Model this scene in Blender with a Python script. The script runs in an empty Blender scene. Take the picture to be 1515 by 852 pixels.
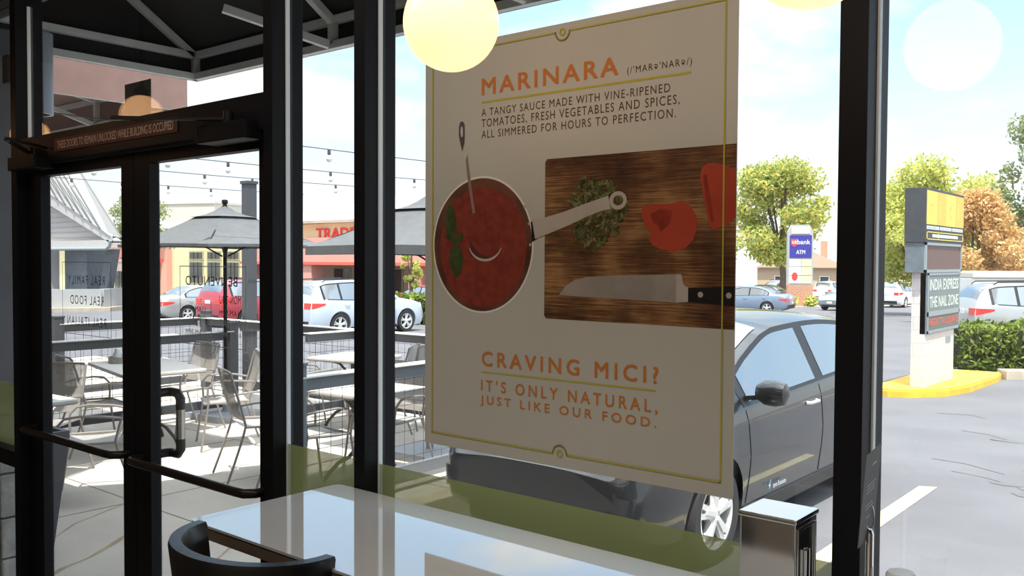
import bpy, bmesh, math, random
from mathutils import Vector, Matrix, Euler
random.seed(7)
PI = math.pi
scn = bpy.context.scene
COL = scn.collection

# ---------------------------------------------------------------- camera, sky, sun, exposure
cam_d = bpy.data.cameras.new('camera')
cam = bpy.data.objects.new('camera', cam_d)
COL.objects.link(cam)
cam_d.sensor_width = 36.0
cam_d.lens = 36.0 * 1330.0 / 1515.0
cam_d.clip_end = 600
cam.matrix_world = (Matrix.Translation((0, -1.77, 1.75)) @ Matrix.Rotation(math.radians(39.6), 4, 'Z')
                    @ Matrix.Rotation(math.radians(90 - 1.74), 4, 'X') @ Matrix.Rotation(math.radians(0.3), 4, 'Z'))
scn.camera = cam

vs = scn.view_settings
vs.view_transform = 'Standard'
vs.look = 'None'
vs.exposure = 0.9
vs.gamma = 1.0
vs.use_curve_mapping = False

world = bpy.data.worlds.new('sky')
scn.world = world
world.use_nodes = True
wn, wl = world.node_tree.nodes, world.node_tree.links
wn.clear()
w_out = wn.new('ShaderNodeOutputWorld')
w_bg = wn.new('ShaderNodeBackground')
w_tc = wn.new('ShaderNodeTexCoord')
w_sep = wn.new('ShaderNodeSeparateXYZ')
w_ramp = wn.new('ShaderNodeValToRGB')
cr = w_ramp.color_ramp
cr.elements[0].position = 0.0; cr.elements[0].color = (0.78, 0.80, 0.82, 1)
cr.elements[1].position = 1.0; cr.elements[1].color = (1.9, 2.0, 2.1, 1)
for p_, c_ in ((0.10, (0.62, 0.70, 0.78, 1)), (0.24, (0.43, 0.62, 0.82, 1)), (0.42, (0.34, 0.57, 0.88, 1)), (0.62, (1.3, 1.42, 1.55, 1))):
    e_ = cr.elements.new(p_); e_.color = c_
w_map = wn.new('ShaderNodeMapping'); w_map.inputs['Scale'].default_value = (1.0, 1.0, 2.6)
w_map.inputs['Location'].default_value = (0.35, 0.1, 0.2)
w_noise = wn.new('ShaderNodeTexNoise'); w_noise.inputs['Scale'].default_value = 3.4
w_noise.inputs['Detail'].default_value = 7; w_noise.inputs['Roughness'].default_value = 0.55
w_cr = wn.new('ShaderNodeValToRGB')
w_cr.color_ramp.elements[0].position = 0.49; w_cr.color_ramp.elements[0].color = (0, 0, 0, 1)
w_cr.color_ramp.elements[1].position = 0.60; w_cr.color_ramp.elements[1].color = (1, 1, 1, 1)
w_mix = wn.new('ShaderNodeMix'); w_mix.data_type = 'RGBA'
w_mix.inputs[7].default_value = (0.70, 0.70, 0.69, 1)
wl.new(w_tc.outputs['Generated'], w_sep.inputs[0])
wl.new(w_sep.outputs['Z'], w_ramp.inputs[0])
wl.new(w_tc.outputs['Generated'], w_map.inputs[0])
wl.new(w_map.outputs[0], w_noise.inputs['Vector'])
wl.new(w_noise.outputs['Fac'], w_cr.inputs[0])
wl.new(w_cr.outputs[0], w_mix.inputs[0])
wl.new(w_ramp.outputs[0], w_mix.inputs[6])
wl.new(w_mix.outputs[2], w_bg.inputs['Color'])
w_bg.inputs['Strength'].default_value = 1.0
wl.new(w_bg.outputs[0], w_out.inputs[0])

sun_d = bpy.data.lights.new('sun', 'SUN')
sun_d.energy = 4.4
sun_d.angle = math.radians(0.53)
sun_d.color = (1.0, 0.95, 0.87)
sun = bpy.data.objects.new('sun', sun_d)
COL.objects.link(sun)
sun.location = (20, -8, 24)
sun.rotation_euler = Vector((0.22, -0.24, 0.90)).to_track_quat('Z', 'Y').to_euler()

# added fill behind the camera, aimed at the back wall to brighten the room
rl_d = bpy.data.lights.new('room_fill', 'AREA')
rl_d.shape = 'RECTANGLE'; rl_d.size = 4.0; rl_d.size_y = 1.4
rl_d.energy = 50
rl_d.color = (1.0, 0.97, 0.88)
rl = bpy.data.objects.new('room_fill', rl_d)
COL.objects.link(rl)
rl.location = (-1.0, -4.7, 3.15)
rl.rotation_euler = (math.radians(-55), 0, 0)

# unseen overhead fill, added to brighten the tabletop and the upper poster
cl_d = bpy.data.lights.new('table_fill', 'AREA')
cl_d.shape = 'RECTANGLE'; cl_d.size = 4.2; cl_d.size_y = 0.5
cl_d.energy = 17
cl_d.color = (1.0, 0.93, 0.82)
cl = bpy.data.objects.new('table_fill', cl_d)
COL.objects.link(cl)
cl.location = (-1.2, -1.25, 3.22)

# ---------------------------------------------------------------- helpers
def gz(x, y):
    """height of the parking lot, which falls away from the building"""
    s = -0.6374 * x + 0.7705 * (y + 1.77)
    return -0.15 - 0.02 * max(0.0, s - 8.0)

class MB:
    """collects shapes, then links them as one mesh object"""
    def __init__(self):
        self.bm = bmesh.new()
    def box(self, a, b, bevel=0.0, rot=None, pivot=None):
        x0, y0, z0 = a; x1, y1, z1 = b
        co = [(x0,y0,z0),(x1,y0,z0),(x1,y1,z0),(x0,y1,z0),(x0,y0,z1),(x1,y0,z1),(x1,y1,z1),(x0,y1,z1)]
        vs_ = [self.bm.verts.new(c) for c in co]
        fs = [self.bm.faces.new([vs_[i] for i in f]) for f in ((0,3,2,1),(4,5,6,7),(0,1,5,4),(1,2,6,5),(2,3,7,6),(3,0,4,7))]
        if bevel:
            es = list({e for f in fs for e in f.edges})
            r = bmesh.ops.bevel(self.bm, geom=es, offset=bevel, segments=2, affect='EDGES', profile=0.6)
            vs_ = list({v for f in r['faces'] for v in f.verts} | {v for v in vs_ if v.is_valid})
        if rot is not None:
            p = Vector(pivot or ((x0+x1)/2, (y0+y1)/2, (z0+z1)/2))
            bmesh.ops.transform(self.bm, matrix=Matrix.Translation(p) @ rot @ Matrix.Translation(-p), verts=vs_)
        return self
    def bar(self, p, q, w, h):
        """square bar between two points"""
        p, q = Vector(p), Vector(q)
        d = (q - p).normalized()
        u = d.cross(Vector((0,0,1)))
        if u.length < 1e-4: u = Vector((1,0,0))
        u.normalize(); v = u.cross(d)
        ring = []
        for c in (p, q):
            ring.append([self.bm.verts.new(c + u*sx*w/2 + v*sz*h/2) for sx, sz in ((-1,-1),(1,-1),(1,1),(-1,1))])
        a, b = ring
        for i in range(4):
            self.bm.faces.new((a[i], a[(i+1)%4], b[(i+1)%4], b[i]))
        self.bm.faces.new(a[::-1]); self.bm.faces.new(b)
        return self
    def tube(self, pts, r, n=8, cap=True, closed=False):
        pts = [Vector(p) for p in pts]
        rings = []; N = len(pts); prev = None
        for i, p in enumerate(pts):
            if closed: d = (pts[(i+1)%N] - pts[i-1])
            else: d = pts[min(i+1, N-1)] - pts[max(i-1, 0)]
            d.normalize()
            if prev is None:
                u = d.cross(Vector((0,0,1)))
                if u.length < 1e-3: u = d.cross(Vector((1,0,0)))
            else:
                u = prev - d * prev.dot(d)
            u.normalize(); prev = u
            v = d.cross(u)
            rr = r[i] if isinstance(r, (list, tuple)) else r
            rings.append([self.bm.verts.new(p + u*math.cos(2*PI*k/n)*rr + v*math.sin(2*PI*k/n)*rr) for k in range(n)])
        for i in range(N if closed else N-1):
            a, b = rings[i], rings[(i+1)%N]
            for k in range(n):
                self.bm.faces.new((a[k], a[(k+1)%n], b[(k+1)%n], b[k]))
        if cap and not closed:
            self.bm.faces.new(rings[0][::-1]); self.bm.faces.new(rings[-1])
        return self
    def lathe(self, prof, c=(0,0,0), n=24, axis='Z'):
        c = Vector(c); rings = []
        def P(r, z, k):
            a = 2*PI*k/n
            if axis == 'Z': return c + Vector((r*math.cos(a), r*math.sin(a), z))
            if axis == 'Y': return c + Vector((r*math.cos(a), z, r*math.sin(a)))
            return c + Vector((z, r*math.cos(a), r*math.sin(a)))
        for r, z in prof:
            if r < 1e-6: rings.append([self.bm.verts.new(P(0, z, 0))])
            else: rings.append([self.bm.verts.new(P(r, z, k)) for k in range(n)])
        for a, b in zip(rings, rings[1:]):
            for k in range(n):
                k2 = (k+1) % n
                if len(a) == 1 and len(b) == 1: continue
                if len(a) == 1: self.bm.faces.new((a[0], b[k], b[k2]))
                elif len(b) == 1: self.bm.faces.new((a[k], a[k2], b[0]))
                else: self.bm.faces.new((a[k], a[k2], b[k2], b[k]))
        return self
    def poly(self, pts):
        self.bm.faces.new([self.bm.verts.new(p) for p in pts]); return self
    def prism(self, pts, d):
        """polygon of 3-D points extruded by vector d"""
        d = Vector(d)
        a = [self.bm.verts.new(Vector(p)) for p in pts]
        b = [self.bm.verts.new(Vector(p) + d) for p in pts]
        n = len(pts)
        self.bm.faces.new(a[::-1]); self.bm.faces.new(b)
        for i in range(n):
            self.bm.faces.new((a[i], a[(i+1)%n], b[(i+1)%n], b[i]))
        return self
    def grid(self, rows):
        """rows of points joined into quads"""
        R = [[self.bm.verts.new(p) for p in r] for r in rows]
        for a, b in zip(R, R[1:]):
            for k in range(len(a)-1):
                self.bm.faces.new((a[k], a[k+1], b[k+1], b[k]))
        return self
    def build(self, name, mat, parent=None, smooth=False, recalc=True):
        me = bpy.data.meshes.new(name)
        if recalc: bmesh.ops.recalc_face_normals(self.bm, faces=self.bm.faces[:])
        self.bm.to_mesh(me); self.bm.free()
        if mat is not None: me.materials.append(mat)
        if smooth:
            me.polygons.foreach_set('use_smooth', [True]*len(me.polygons))
            try: me.set_sharp_from_angle(angle=math.radians(40))
            except Exception: pass
        o = bpy.data.objects.new(name, me)
        COL.objects.link(o)
        if parent is not None: o.parent = parent
        return o

def tag(o, label=None, cat=None, group=None, kind=None):
    if label: o['label'] = label
    if cat: o['category'] = cat
    if group: o['group'] = group
    if kind: o['kind'] = kind
    return o
def empty(name, loc=(0,0,0), rz=0.0, label=None, cat=None, group=None, kind=None):
    o = bpy.data.objects.new(name, None)
    o.empty_display_size = 0.1
    COL.objects.link(o)
    o.location = loc; o.rotation_euler = (0, 0, rz)
    return tag(o, label, cat, group, kind)
def kids(o): return [c for c in bpy.data.objects if c.parent == o]
def copy_tree(o, parent=None):
    c = o.copy(); COL.objects.link(c)
    if parent is not None: c.parent = parent
    for ch in kids(o): copy_tree(ch, c)
    return c
def place(o, loc, rz, label=None, group=None):
    o.location = loc; o.rotation_euler = (0, 0, rz)
    if label: o['label'] = label
    if group: o['group'] = group
    return o

# ---------------------------------------------------------------- materials
def mat(name, col, rough=0.6, metal=0.0, spec=0.5, noise=None, coat=0.0, bump=None, emit=None, trans=0.0, alpha=None):
    """principled; noise=(scale, amount[, colour2]) varies the colour, bump=(scale, strength)"""
    m = bpy.data.materials.new(name); m.use_nodes = True
    nt = m.node_tree; b = nt.nodes['Principled BSDF']
    b.inputs['Base Color'].default_value = (*col, 1)
    b.inputs['Roughness'].default_value = rough
    b.inputs['Metallic'].default_value = metal
    b.inputs['Specular IOR Level'].default_value = spec
    if coat:
        b.inputs['Coat Weight'].default_value = coat; b.inputs['Coat Roughness'].default_value = 0.03
    if noise:
        tc = nt.nodes.new('ShaderNodeTexCoord')
        n = nt.nodes.new('ShaderNodeTexNoise'); n.inputs['Scale'].default_value = noise[0]
        n.inputs['Detail'].default_value = 5
        r = nt.nodes.new('ShaderNodeValToRGB')
        c2 = noise[2] if len(noise) > 2 else tuple(c*(1-noise[1]) for c in col)
        r.color_ramp.elements[0].position = 0.35; r.color_ramp.elements[0].color = (*c2, 1)
        r.color_ramp.elements[1].position = 0.65; r.color_ramp.elements[1].color = (*col, 1)
        nt.links.new(tc.outputs['Object'], n.inputs['Vector'])
        nt.links.new(n.outputs['Fac'], r.inputs[0]); nt.links.new(r.outputs[0], b.inputs['Base Color'])
    if bump:
        tc2 = nt.nodes.new('ShaderNodeTexCoord')
        n2 = nt.nodes.new('ShaderNodeTexNoise'); n2.inputs['Scale'].default_value = bump[0]
        n2.inputs['Detail'].default_value = 4
        bp = nt.nodes.new('ShaderNodeBump'); bp.inputs['Strength'].default_value = bump[1]; bp.inputs['Distance'].default_value = 0.02
        nt.links.new(tc2.outputs['Object'], n2.inputs['Vector'])
        nt.links.new(n2.outputs['Fac'], bp.inputs['Height']); nt.links.new(bp.outputs[0], b.inputs['Normal'])
    if emit:
        b.inputs['Emission Color'].default_value = (*emit[0], 1); b.inputs['Emission Strength'].default_value = emit[1]
    return m

def glass_mat(name, tint=(1,1,1), refl=1.0):
    """thin pane: clear with a fresnel mirror"""
    m = bpy.data.materials.new(name); m.use_nodes = True
    nt = m.node_tree; nt.nodes.clear()
    out = nt.nodes.new('ShaderNodeOutputMaterial')
    t = nt.nodes.new('ShaderNodeBsdfTransparent'); t.inputs[0].default_value = (*tint, 1)
    g = nt.nodes.new('ShaderNodeBsdfGlossy'); g.inputs['Roughness'].default_value = 0.0
    g.inputs['Color'].default_value = (refl, refl, refl, 1)
    f = nt.nodes.new('ShaderNodeFresnel')
    ge = nt.nodes.new('ShaderNodeNewGeometry')      # the same mirror strength on both faces of the pane
    io = nt.nodes.new('ShaderNodeMix'); io.data_type = 'FLOAT'
    io.inputs[2].default_value = 1.5; io.inputs[3].default_value = 1/1.5
    nt.links.new(ge.outputs['Backfacing'], io.inputs[0]); nt.links.new(io.outputs[0], f.inputs['IOR'])
    mx = nt.nodes.new('ShaderNodeMixShader')
    nt.links.new(f.outputs[0], mx.inputs[0]); nt.links.new(t.outputs[0], mx.inputs[1]); nt.links.new(g.outputs[0], mx.inputs[2])
    nt.links.new(mx.outputs[0], out.inputs[0])
    return m

def see_through(name, col, clear, rough=0.6, translucent=0.0):
    """printed film, mesh or sling fabric: part of the light passes straight through"""
    m = bpy.data.materials.new(name); m.use_nodes = True
    nt = m.node_tree; nt.nodes.clear()
    out = nt.nodes.new('ShaderNodeOutputMaterial')
    t = nt.nodes.new('ShaderNodeBsdfTransparent')
    d = nt.nodes.new('ShaderNodeBsdfDiffuse'); d.inputs[0].default_value = (*col, 1)
    last = d
    if translucent:
        tr = nt.nodes.new('ShaderNodeBsdfTranslucent'); tr.inputs[0].default_value = (*col, 1)
        mm = nt.nodes.new('ShaderNodeMixShader'); mm.inputs[0].default_value = translucent
        nt.links.new(d.outputs[0], mm.inputs[1]); nt.links.new(tr.outputs[0], mm.inputs[2]); last = mm
    mx = nt.nodes.new('ShaderNodeMixShader'); mx.inputs[0].default_value = clear
    nt.links.new(last.outputs[0], mx.inputs[1]); nt.links.new(t.outputs[0], mx.inputs[2])
    nt.links.new(mx.outputs[0], out.inputs[0])
    return m

def leaf_mat(name, c1, c2, c3, translucent=0.35):
    m = bpy.data.materials.new(name); m.use_nodes = True
    nt = m.node_tree; nt.nodes.clear()
    out = nt.nodes.new('ShaderNodeOutputMaterial')
    geo = nt.nodes.new('ShaderNodeNewGeometry')
    r = nt.nodes.new('ShaderNodeValToRGB')
    r.color_ramp.elements[0].position = 0.0; r.color_ramp.elements[0].color = (*c1, 1)
    r.color_ramp.elements[1].position = 1.0; r.color_ramp.elements[1].color = (*c3, 1)
    e = r.color_ramp.elements.new(0.55); e.color = (*c2, 1)
    d = nt.nodes.new('ShaderNodeBsdfDiffuse'); t = nt.nodes.new('ShaderNodeBsdfTranslucent')
    mx = nt.nodes.new('ShaderNodeMixShader'); mx.inputs[0].default_value = translucent
    nt.links.new(geo.outputs['Random Per Island'], r.inputs[0])
    nt.links.new(r.outputs[0], d.inputs[0]); nt.links.new(r.outputs[0], t.inputs[0])
    nt.links.new(d.outputs[0], mx.inputs[1]); nt.links.new(t.outputs[0], mx.inputs[2])
    nt.links.new(mx.outputs[0], out.inputs[0])
    return m

def brick_mat(name, c1, c2, mortar, scale=1.0, w=0.4, h=0.2, size=0.012):
    m = bpy.data.materials.new(name); m.use_nodes = True
    nt = m.node_tree; b = nt.nodes['Principled BSDF']; b.inputs['Roughness'].default_value = 0.85
    tc = nt.nodes.new('ShaderNodeTexCoord'); mp = nt.nodes.new('ShaderNodeMapping')
    mp.inputs['Rotation'].default_value = (PI/2, 0, 0)
    sx = nt.nodes.new('ShaderNodeSeparateXYZ'); ad = nt.nodes.new('ShaderNodeMath'); cb = nt.nodes.new('ShaderNodeCombineXYZ')
    nt.links.new(tc.outputs['Object'], sx.inputs[0])
    nt.links.new(sx.outputs[0], ad.inputs[0]); nt.links.new(sx.outputs[1], ad.inputs[1])
    nt.links.new(ad.outputs[0], cb.inputs[0]); nt.links.new(sx.outputs[2], cb.inputs[1])
    k = nt.nodes.new('ShaderNodeTexBrick'); k.inputs['Scale'].default_value = scale
    k.inputs['Color1'].default_value = (*c1, 1); k.inputs['Color2'].default_value = (*c2, 1); k.inputs['Mortar'].default_value = (*mortar, 1)
    k.inputs['Brick Width'].default_value = w; k.inputs['Row Height'].default_value = h; k.inputs['Mortar Size'].default_value = size
    nt.links.new(cb.outputs[0], k.inputs['Vector']); nt.links.new(k.outputs['Color'], b.inputs['Base Color'])
    return m

M = {}
M['frame'] = mat('black_aluminium', (0.006, 0.006, 0.008), 0.5, spec=0.2)
M['bead'] = mat('glazing_bead', (0.82, 0.86, 0.88), 0.5)
M['bronze'] = mat('dark_bronze', (0.03, 0.024, 0.02), 0.32, metal=0.5)
M['steel'] = mat('brushed_steel', (0.55, 0.52, 0.47), 0.28, metal=1.0)
M['chrome'] = mat('chrome', (0.80, 0.79, 0.77), 0.12, metal=1.0)
M['black_plastic'] = mat('black_plastic', (0.012, 0.012, 0.014), 0.4)
M['glass'] = glass_mat('clear_glass', (0.97, 0.985, 0.98))
M['film'] = see_through('green_film', (0.30, 0.32, 0.13), 0.14, translucent=0.25)
M['paper'] = mat('poster_paper', (0.53, 0.505, 0.44), 0.7, spec=0.2, noise=(3.0, 0.04))
M['white'] = mat('white_paint', (0.8, 0.8, 0.78), 0.5)
M['globe'] = mat('opal_glass', (0.9, 0.85, 0.75), 0.2, emit=((1.0, 0.50, 0.20), 1.25))
M['laminate'] = mat('white_laminate', (0.72, 0.73, 0.74), 0.05, spec=0.5, coat=1.0)
M['laminate'].node_tree.nodes['Principled BSDF'].inputs['Coat IOR'].default_value = 1.9
M['wood_edge'] = mat('brown_edge', (0.20, 0.14, 0.10), 0.5, noise=(12, 0.3))
M['stool'] = mat('espresso_wood', (0.012, 0.009, 0.008), 0.35, noise=(30, 0.4), coat=0.15)
M['vinyl'] = mat('black_vinyl', (0.008, 0.008, 0.008), 0.45)
M['room_wall'] = mat('room_wall', (0.50, 0.45, 0.39), 0.85, noise=(4, 0.08))
M['room_ceiling'] = mat('room_ceiling', (0.10, 0.09, 0.085), 0.9, noise=(4, 0.1))
M['room_floor'] = mat('room_floor', (0.24, 0.19, 0.15), 0.45, noise=(6, 0.3))
M['awning'] = mat('black_canvas', (0.010, 0.010, 0.011), 0.9, noise=(20, 0.3))
M['awn_tube'] = mat('galvanised_tube', (0.74, 0.74, 0.70), 0.5, noise=(9, 0.12))
M['brown_canvas'] = mat('brown_canvas', (0.34, 0.21, 0.18), 0.9, noise=(8, 0.12))
M['concrete'] = mat('patio_concrete', (0.60, 0.55, 0.49), 0.85, noise=(1.6, 0.14), bump=(60, 0.15))
M['asphalt'] = mat('asphalt', (0.150, 0.150, 0.166), 0.9, noise=(0.9, 0.16), bump=(90, 0.25))
M['stripe'] = mat('stripe_paint', (0.55, 0.50, 0.34), 0.8, noise=(5, 0.2))
M['crack'] = mat('crack_sealer', (0.12, 0.12, 0.127), 0.8)
M['kerb_yellow'] = mat('yellow_kerb', (0.86, 0.55, 0.06), 0.7, noise=(4, 0.2))
M['kerb'] = mat('kerb_concrete', (0.55, 0.48, 0.38), 0.85, noise=(4, 0.2))
M['fence'] = mat('fence_steel', (0.075, 0.08, 0.09), 0.5, spec=0.5)
M['fence_top'] = mat('fence_grey', (0.17, 0.19, 0.21), 0.5)
M['wire'] = mat('wire_mesh', (0.05, 0.052, 0.058), 0.5)
M['patio_metal'] = mat('patio_metal', (0.34, 0.31, 0.285), 0.42, metal=0.3)
M['sling'] = see_through('perforated_steel', (0.36, 0.335, 0.31), 0.22)
M['table_mesh'] = mat('table_mesh', (0.74, 0.70, 0.65), 0.6, spec=0.3)
M['iron'] = mat('cast_iron', (0.06, 0.055, 0.05), 0.5)
M['umbrella'] = mat('grey_canvas', (0.135, 0.142, 0.15), 0.9, noise=(14, 0.15))
M['umbrella_under'] = mat('brown_parasol', (0.22, 0.17, 0.155), 0.9)
M['tyre'] = mat('tyre', (0.025, 0.025, 0.027), 0.85)
M['rim'] = mat('alloy', (0.72, 0.72, 0.72), 0.35, metal=0.35)
M['car_glass'] = mat('car_glass', (0.30, 0.33, 0.36), 0.03, metal=0.7, coat=1.0)
M['car_trim'] = mat('car_trim', (0.015, 0.015, 0.017), 0.45)
M['red_lens'] = mat('red_lens', (0.75, 0.06, 0.05), 0.2, coat=0.5)
M['lamp_lens'] = mat('lamp_lens', (0.75, 0.78, 0.8), 0.1, coat=0.8)
M['plate'] = mat('number_plate', (0.75, 0.78, 0.76), 0.5)
M['cmu'] = brick_mat('white_block', (0.70, 0.63, 0.60), (0.68, 0.61, 0.58), (0.58, 0.52, 0.50), 1.0, 0.4, 0.2, 0.008)
M['brick'] = brick_mat('red_brick', (0.55, 0.22, 0.13), (0.48, 0.18, 0.11), (0.5, 0.36, 0.28), 1.0, 0.3, 0.12, 0.02)
M['bark'] = mat('bark', (0.16, 0.11, 0.085), 0.9, noise=(6, 0.4))

# ================================================================ SETTING: the room and its glass front
def struct(o): o['kind'] = 'structure'; return o
ZH = 2.93          # head of the glazing
# floor, ceiling, walls
struct(MB().box((-7.2, -6.6, -0.12), (3.6, 0.05, 0.0)).build('floor', M['room_floor']))
struct(MB().box((-7.2, -6.6, 3.25), (3.6, 0.05, 3.4)).build('ceiling', M['room_ceiling']))
struct(MB().box((-7.2, -6.75, 0.0), (3.6, -6.6, 3.25)).build('wall_back', M['room_wall']))
struct(MB().box((-7.35, -6.6, 0.0), (-7.2, 0.05, 3.25)).build('wall_left', M['room_wall']))
struct(MB().box((3.6, -6.6, 0.0), (3.75, 0.05, 3.25)).build('wall_right', M['room_wall']))
wf = MB()
wf.box((-16.0, -0.05, ZH + 0.045), (3.75, 0.14, 4.3))
wf.box((-16.0, -0.05, 0.0), (-5.56, 0.14, ZH + 0.045))
wf.box((2.6, -0.05, 0.0), (3.75, 0.14, ZH + 0.045))
struct(wf.build('wall_front', mat('outer_wall', (0.20, 0.21, 0.23), 0.85, noise=(5, 0.2))))

def mullion(x0, x1, name, z0=0.0, z1=None):
    z1 = z1 or ZH
    o = MB().box((x0, -0.06, z0), (x1, -0.006, z1), 0.002).box((x0, 0.006, z0), (x1, 0.06, z1), 0.002) \
            .box((x0 + 0.004, -0.008, z0), (x1 - 0.004, 0.008, z1)).build(name, M['frame'])
    struct(o)
    b = MB()
    for xs, s in ((x1, 1), (x0, -1)):
        b.box((min(xs, xs + s*0.004), -0.009, z0 + 0.04), (max(xs, xs + s*0.004), 0.006, z1 - 0.04))
    b.build('glazing_bead', M['bead'], o)
    return o
mullion(-4.380, -4.322, 'trim_1')
mullion(-2.447, -2.400, 'trim_2')
mullion(-2.008, -1.962, 'trim_3')
mullion(-0.615, -0.562, 'trim_4')
mullion(1.15, 1.20, 'trim_5')
mullion(-5.56, -5.51, 'trim_6')
struct(MB().box((-5.56, -0.06, ZH), (2.6, 0.06, ZH + 0.045), 0.002).build('trim_7', M['frame']))
struct(MB().box((-5.56, -0.06, 0.0), (-4.38, 0.06, 0.05)).box((-2.4, -0.06, 0.0), (2.6, 0.06, 0.05)).build('trim_8', M['frame']))
# door header
hd = struct(MB().box((-4.322, -0.06, 2.165), (-2.447, 0.06, 2.283), 0.003).build('trim_9', M['frame']))
# panes with intermediate rail and green privacy film on the lower part of each
bays = [(-5.51, -4.38), (-2.40, -2.008), (-1.962, -0.615), (-0.562, 1.15), (1.20, 2.6)]
for i, (a, b) in enumerate(bays):
    g = struct(MB().box((a, -0.003, 0.05), (b, 0.003, ZH)).build('window_%d' % (i + 1), M['glass']))
    MB().box((a, -0.058, 0.785), (b, -0.004, 0.858), 0.002).box((a, 0.004, 0.785), (b, 0.058, 0.858), 0.002).build('window_rail', M['frame'], g)
    if i < 3:
        f = MB().poly([(a + .003, -0.0042, 0.86), (b - .003, -0.0042, 0.86), (b - .003, -0.0042, 1.155), (a + .003, -0.0042, 1.155)]).build('privacy_film', M['film'], g)
        f['label'] = 'translucent green film'
# transom over the doors
tr = struct(MB().box((-4.322, -0.003, 2.283), (-2.447, 0.003, ZH)).build('window_6', M['glass']))

# ---------------------------------------------------------------- the pair of glass doors
def text_mesh(body, space=1.0):
    c = bpy.data.curves.new('lettering', 'FONT')
    c.body = body; c.size = 1.0; c.space_character = space; c.resolution_u = 3
    c.fill_mode = 'FRONT'
    o = bpy.data.objects.new('lettering', c); COL.objects.link(o)
    bpy.context.view_layer.update()
    me = bpy.data.meshes.new_from_object(o.evaluated_get(bpy.context.evaluated_depsgraph_get()))
    bpy.data.objects.remove(o); bpy.data.curves.remove(c)
    return me
def lettering(body, m, parent, org, ux, uy, w, h, bold=0.0, space=1.0, name='lettering', mirror=False):
    """text whose ink box starts at org and measures w along ux and h along uy"""
    me = text_mesh(body, space)
    xs = [v.co.x for v in me.vertices]; ys = [v.co.y for v in me.vertices]
    x0, x1, y0, y1 = min(xs), max(xs), min(ys), max(ys)
    org, ux, uy = Vector(org), Vector(ux), Vector(uy)
    out = ux.cross(uy).normalized() * (-1 if mirror else 1) * max(.00006, h*.0015)
    for v in me.vertices:
        s = (v.co.x - x0) / (x1 - x0); t = (v.co.y - y0) / (y1 - y0)
        if mirror: s = 1 - s
        v.co = org + ux * (s * w) + uy * (t * h)
    if bold:          # heavier strokes: the letters laid over themselves a hair apart
        bm = bmesh.new(); bm.from_mesh(me); src = bm.faces[:] + bm.edges[:] + bm.verts[:]
        for k, (dx, dy) in enumerate(((bold, 0), (0, bold), (bold, bold))):
            r = bmesh.ops.duplicate(bm, geom=src)
            bmesh.ops.translate(bm, vec=ux*(dx*h*1.2) + uy*(dy*h) + out*(k + 1), verts=[e for e in r['geom'] if isinstance(e, bmesh.types.BMVert)])
        bm.to_mesh(me); bm.free()
    me.materials.clear(); me.materials.append(m)
    o = bpy.data.objects.new(name, me); COL.objects.link(o)
    if parent is not None: o.parent = parent
    return o

M['decal_dark'] = mat('dark_vinyl_letters', (0.03, 0.03, 0.035), 0.7)
M['decal_light'] = mat('pale_vinyl_letters', (0.34, 0.36, 0.37), 0.7)
def door(n, x0, x1, gx0, gx1, hinge):
    zt, zg0, zg1 = 2.16, 0.22, 2.113
    d = MB().box((x0, -0.022, 0.012), (gx0, 0.022, zt), 0.002).box((gx1, -0.022, 0.012), (x1, 0.022, zt), 0.002)
    d.box((gx0, -0.022, zg1), (gx1, 0.022, zt), 0.002).box((gx0, -0.022, 0.012), (gx1, 0.022, zg0), 0.002)
    d = struct(d.build('door_%d' % n, M['frame']))
    MB().box((gx0, -0.003, zg0), (gx1, 0.003, zg1)).build('door_glass', M['glass'], d)
    # push bar: a round tube on two bent ends
    z = 0.985
    MB().tube([(x0 + .05, -0.022, z), (x0 + .05, -0.055, z), (x0 + .075, -0.082, z), (x0 + .12, -0.085, z), (x1 - .12, -0.085, z), (x1 - .075, -0.082, z), (x1 - .05, -0.055, z), (x1 - .05, -0.022, z)], 0.016, 12) \
        .build('push_bar', M['bronze'], d, smooth=True)
    # closer: body on the header side, two-piece arm
    xa = hinge
    s = 1 if hinge < (x0 + x1) / 2 else -1
    c = MB().box((min(xa + s*.02, xa + s*.30), -0.115, 2.135), (max(xa + s*.02, xa + s*.30), -0.024, 2.195), 0.006)
    c = c.build('door_closer', M['frame'], d)
    MB().bar((xa + s*.16, -0.08, 2.21), (xa + s*.50, -0.30, 2.215), 0.022, 0.008).bar((xa + s*.50, -0.30, 2.222), (xa + s*.30, -0.07, 2.222), 0.02, 0.008) \
        .lathe([(0, 2.19), (.016, 2.19), (.016, 2.235), (0, 2.235)], (xa + s*.16, -0.08, 0), 12).build('closer_arm', M['bronze'], c)
    return d
d1 = door(1, -4.300, -3.345, -4.168, -3.441, -4.30)
d2 = door(2, -3.341, -2.452, -3.229, -2.525, -2.452)
# outside pull handle of the right-hand leaf: steel bar with dark rubber ends
ph = MB().tube([(-3.225, 0.10, 1.165), (-3.225, 0.10, 1.03)], 0.017, 12).build('pull_handle', M['steel'], d2, smooth=True)
pe = MB()
for z, s in ((1.225, -1), (0.985, 1)):
    pe.tube([(-3.30, 0.02, z), (-3.30, 0.085, z), (-3.285, 0.10, z), (-3.245, 0.10, z), (-3.225, 0.10, z + s*.02), (-3.225, 0.10, z + s*.062)], 0.018, 12)
pe.build('handle_end', M['black_plastic'], ph, smooth=True)

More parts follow.
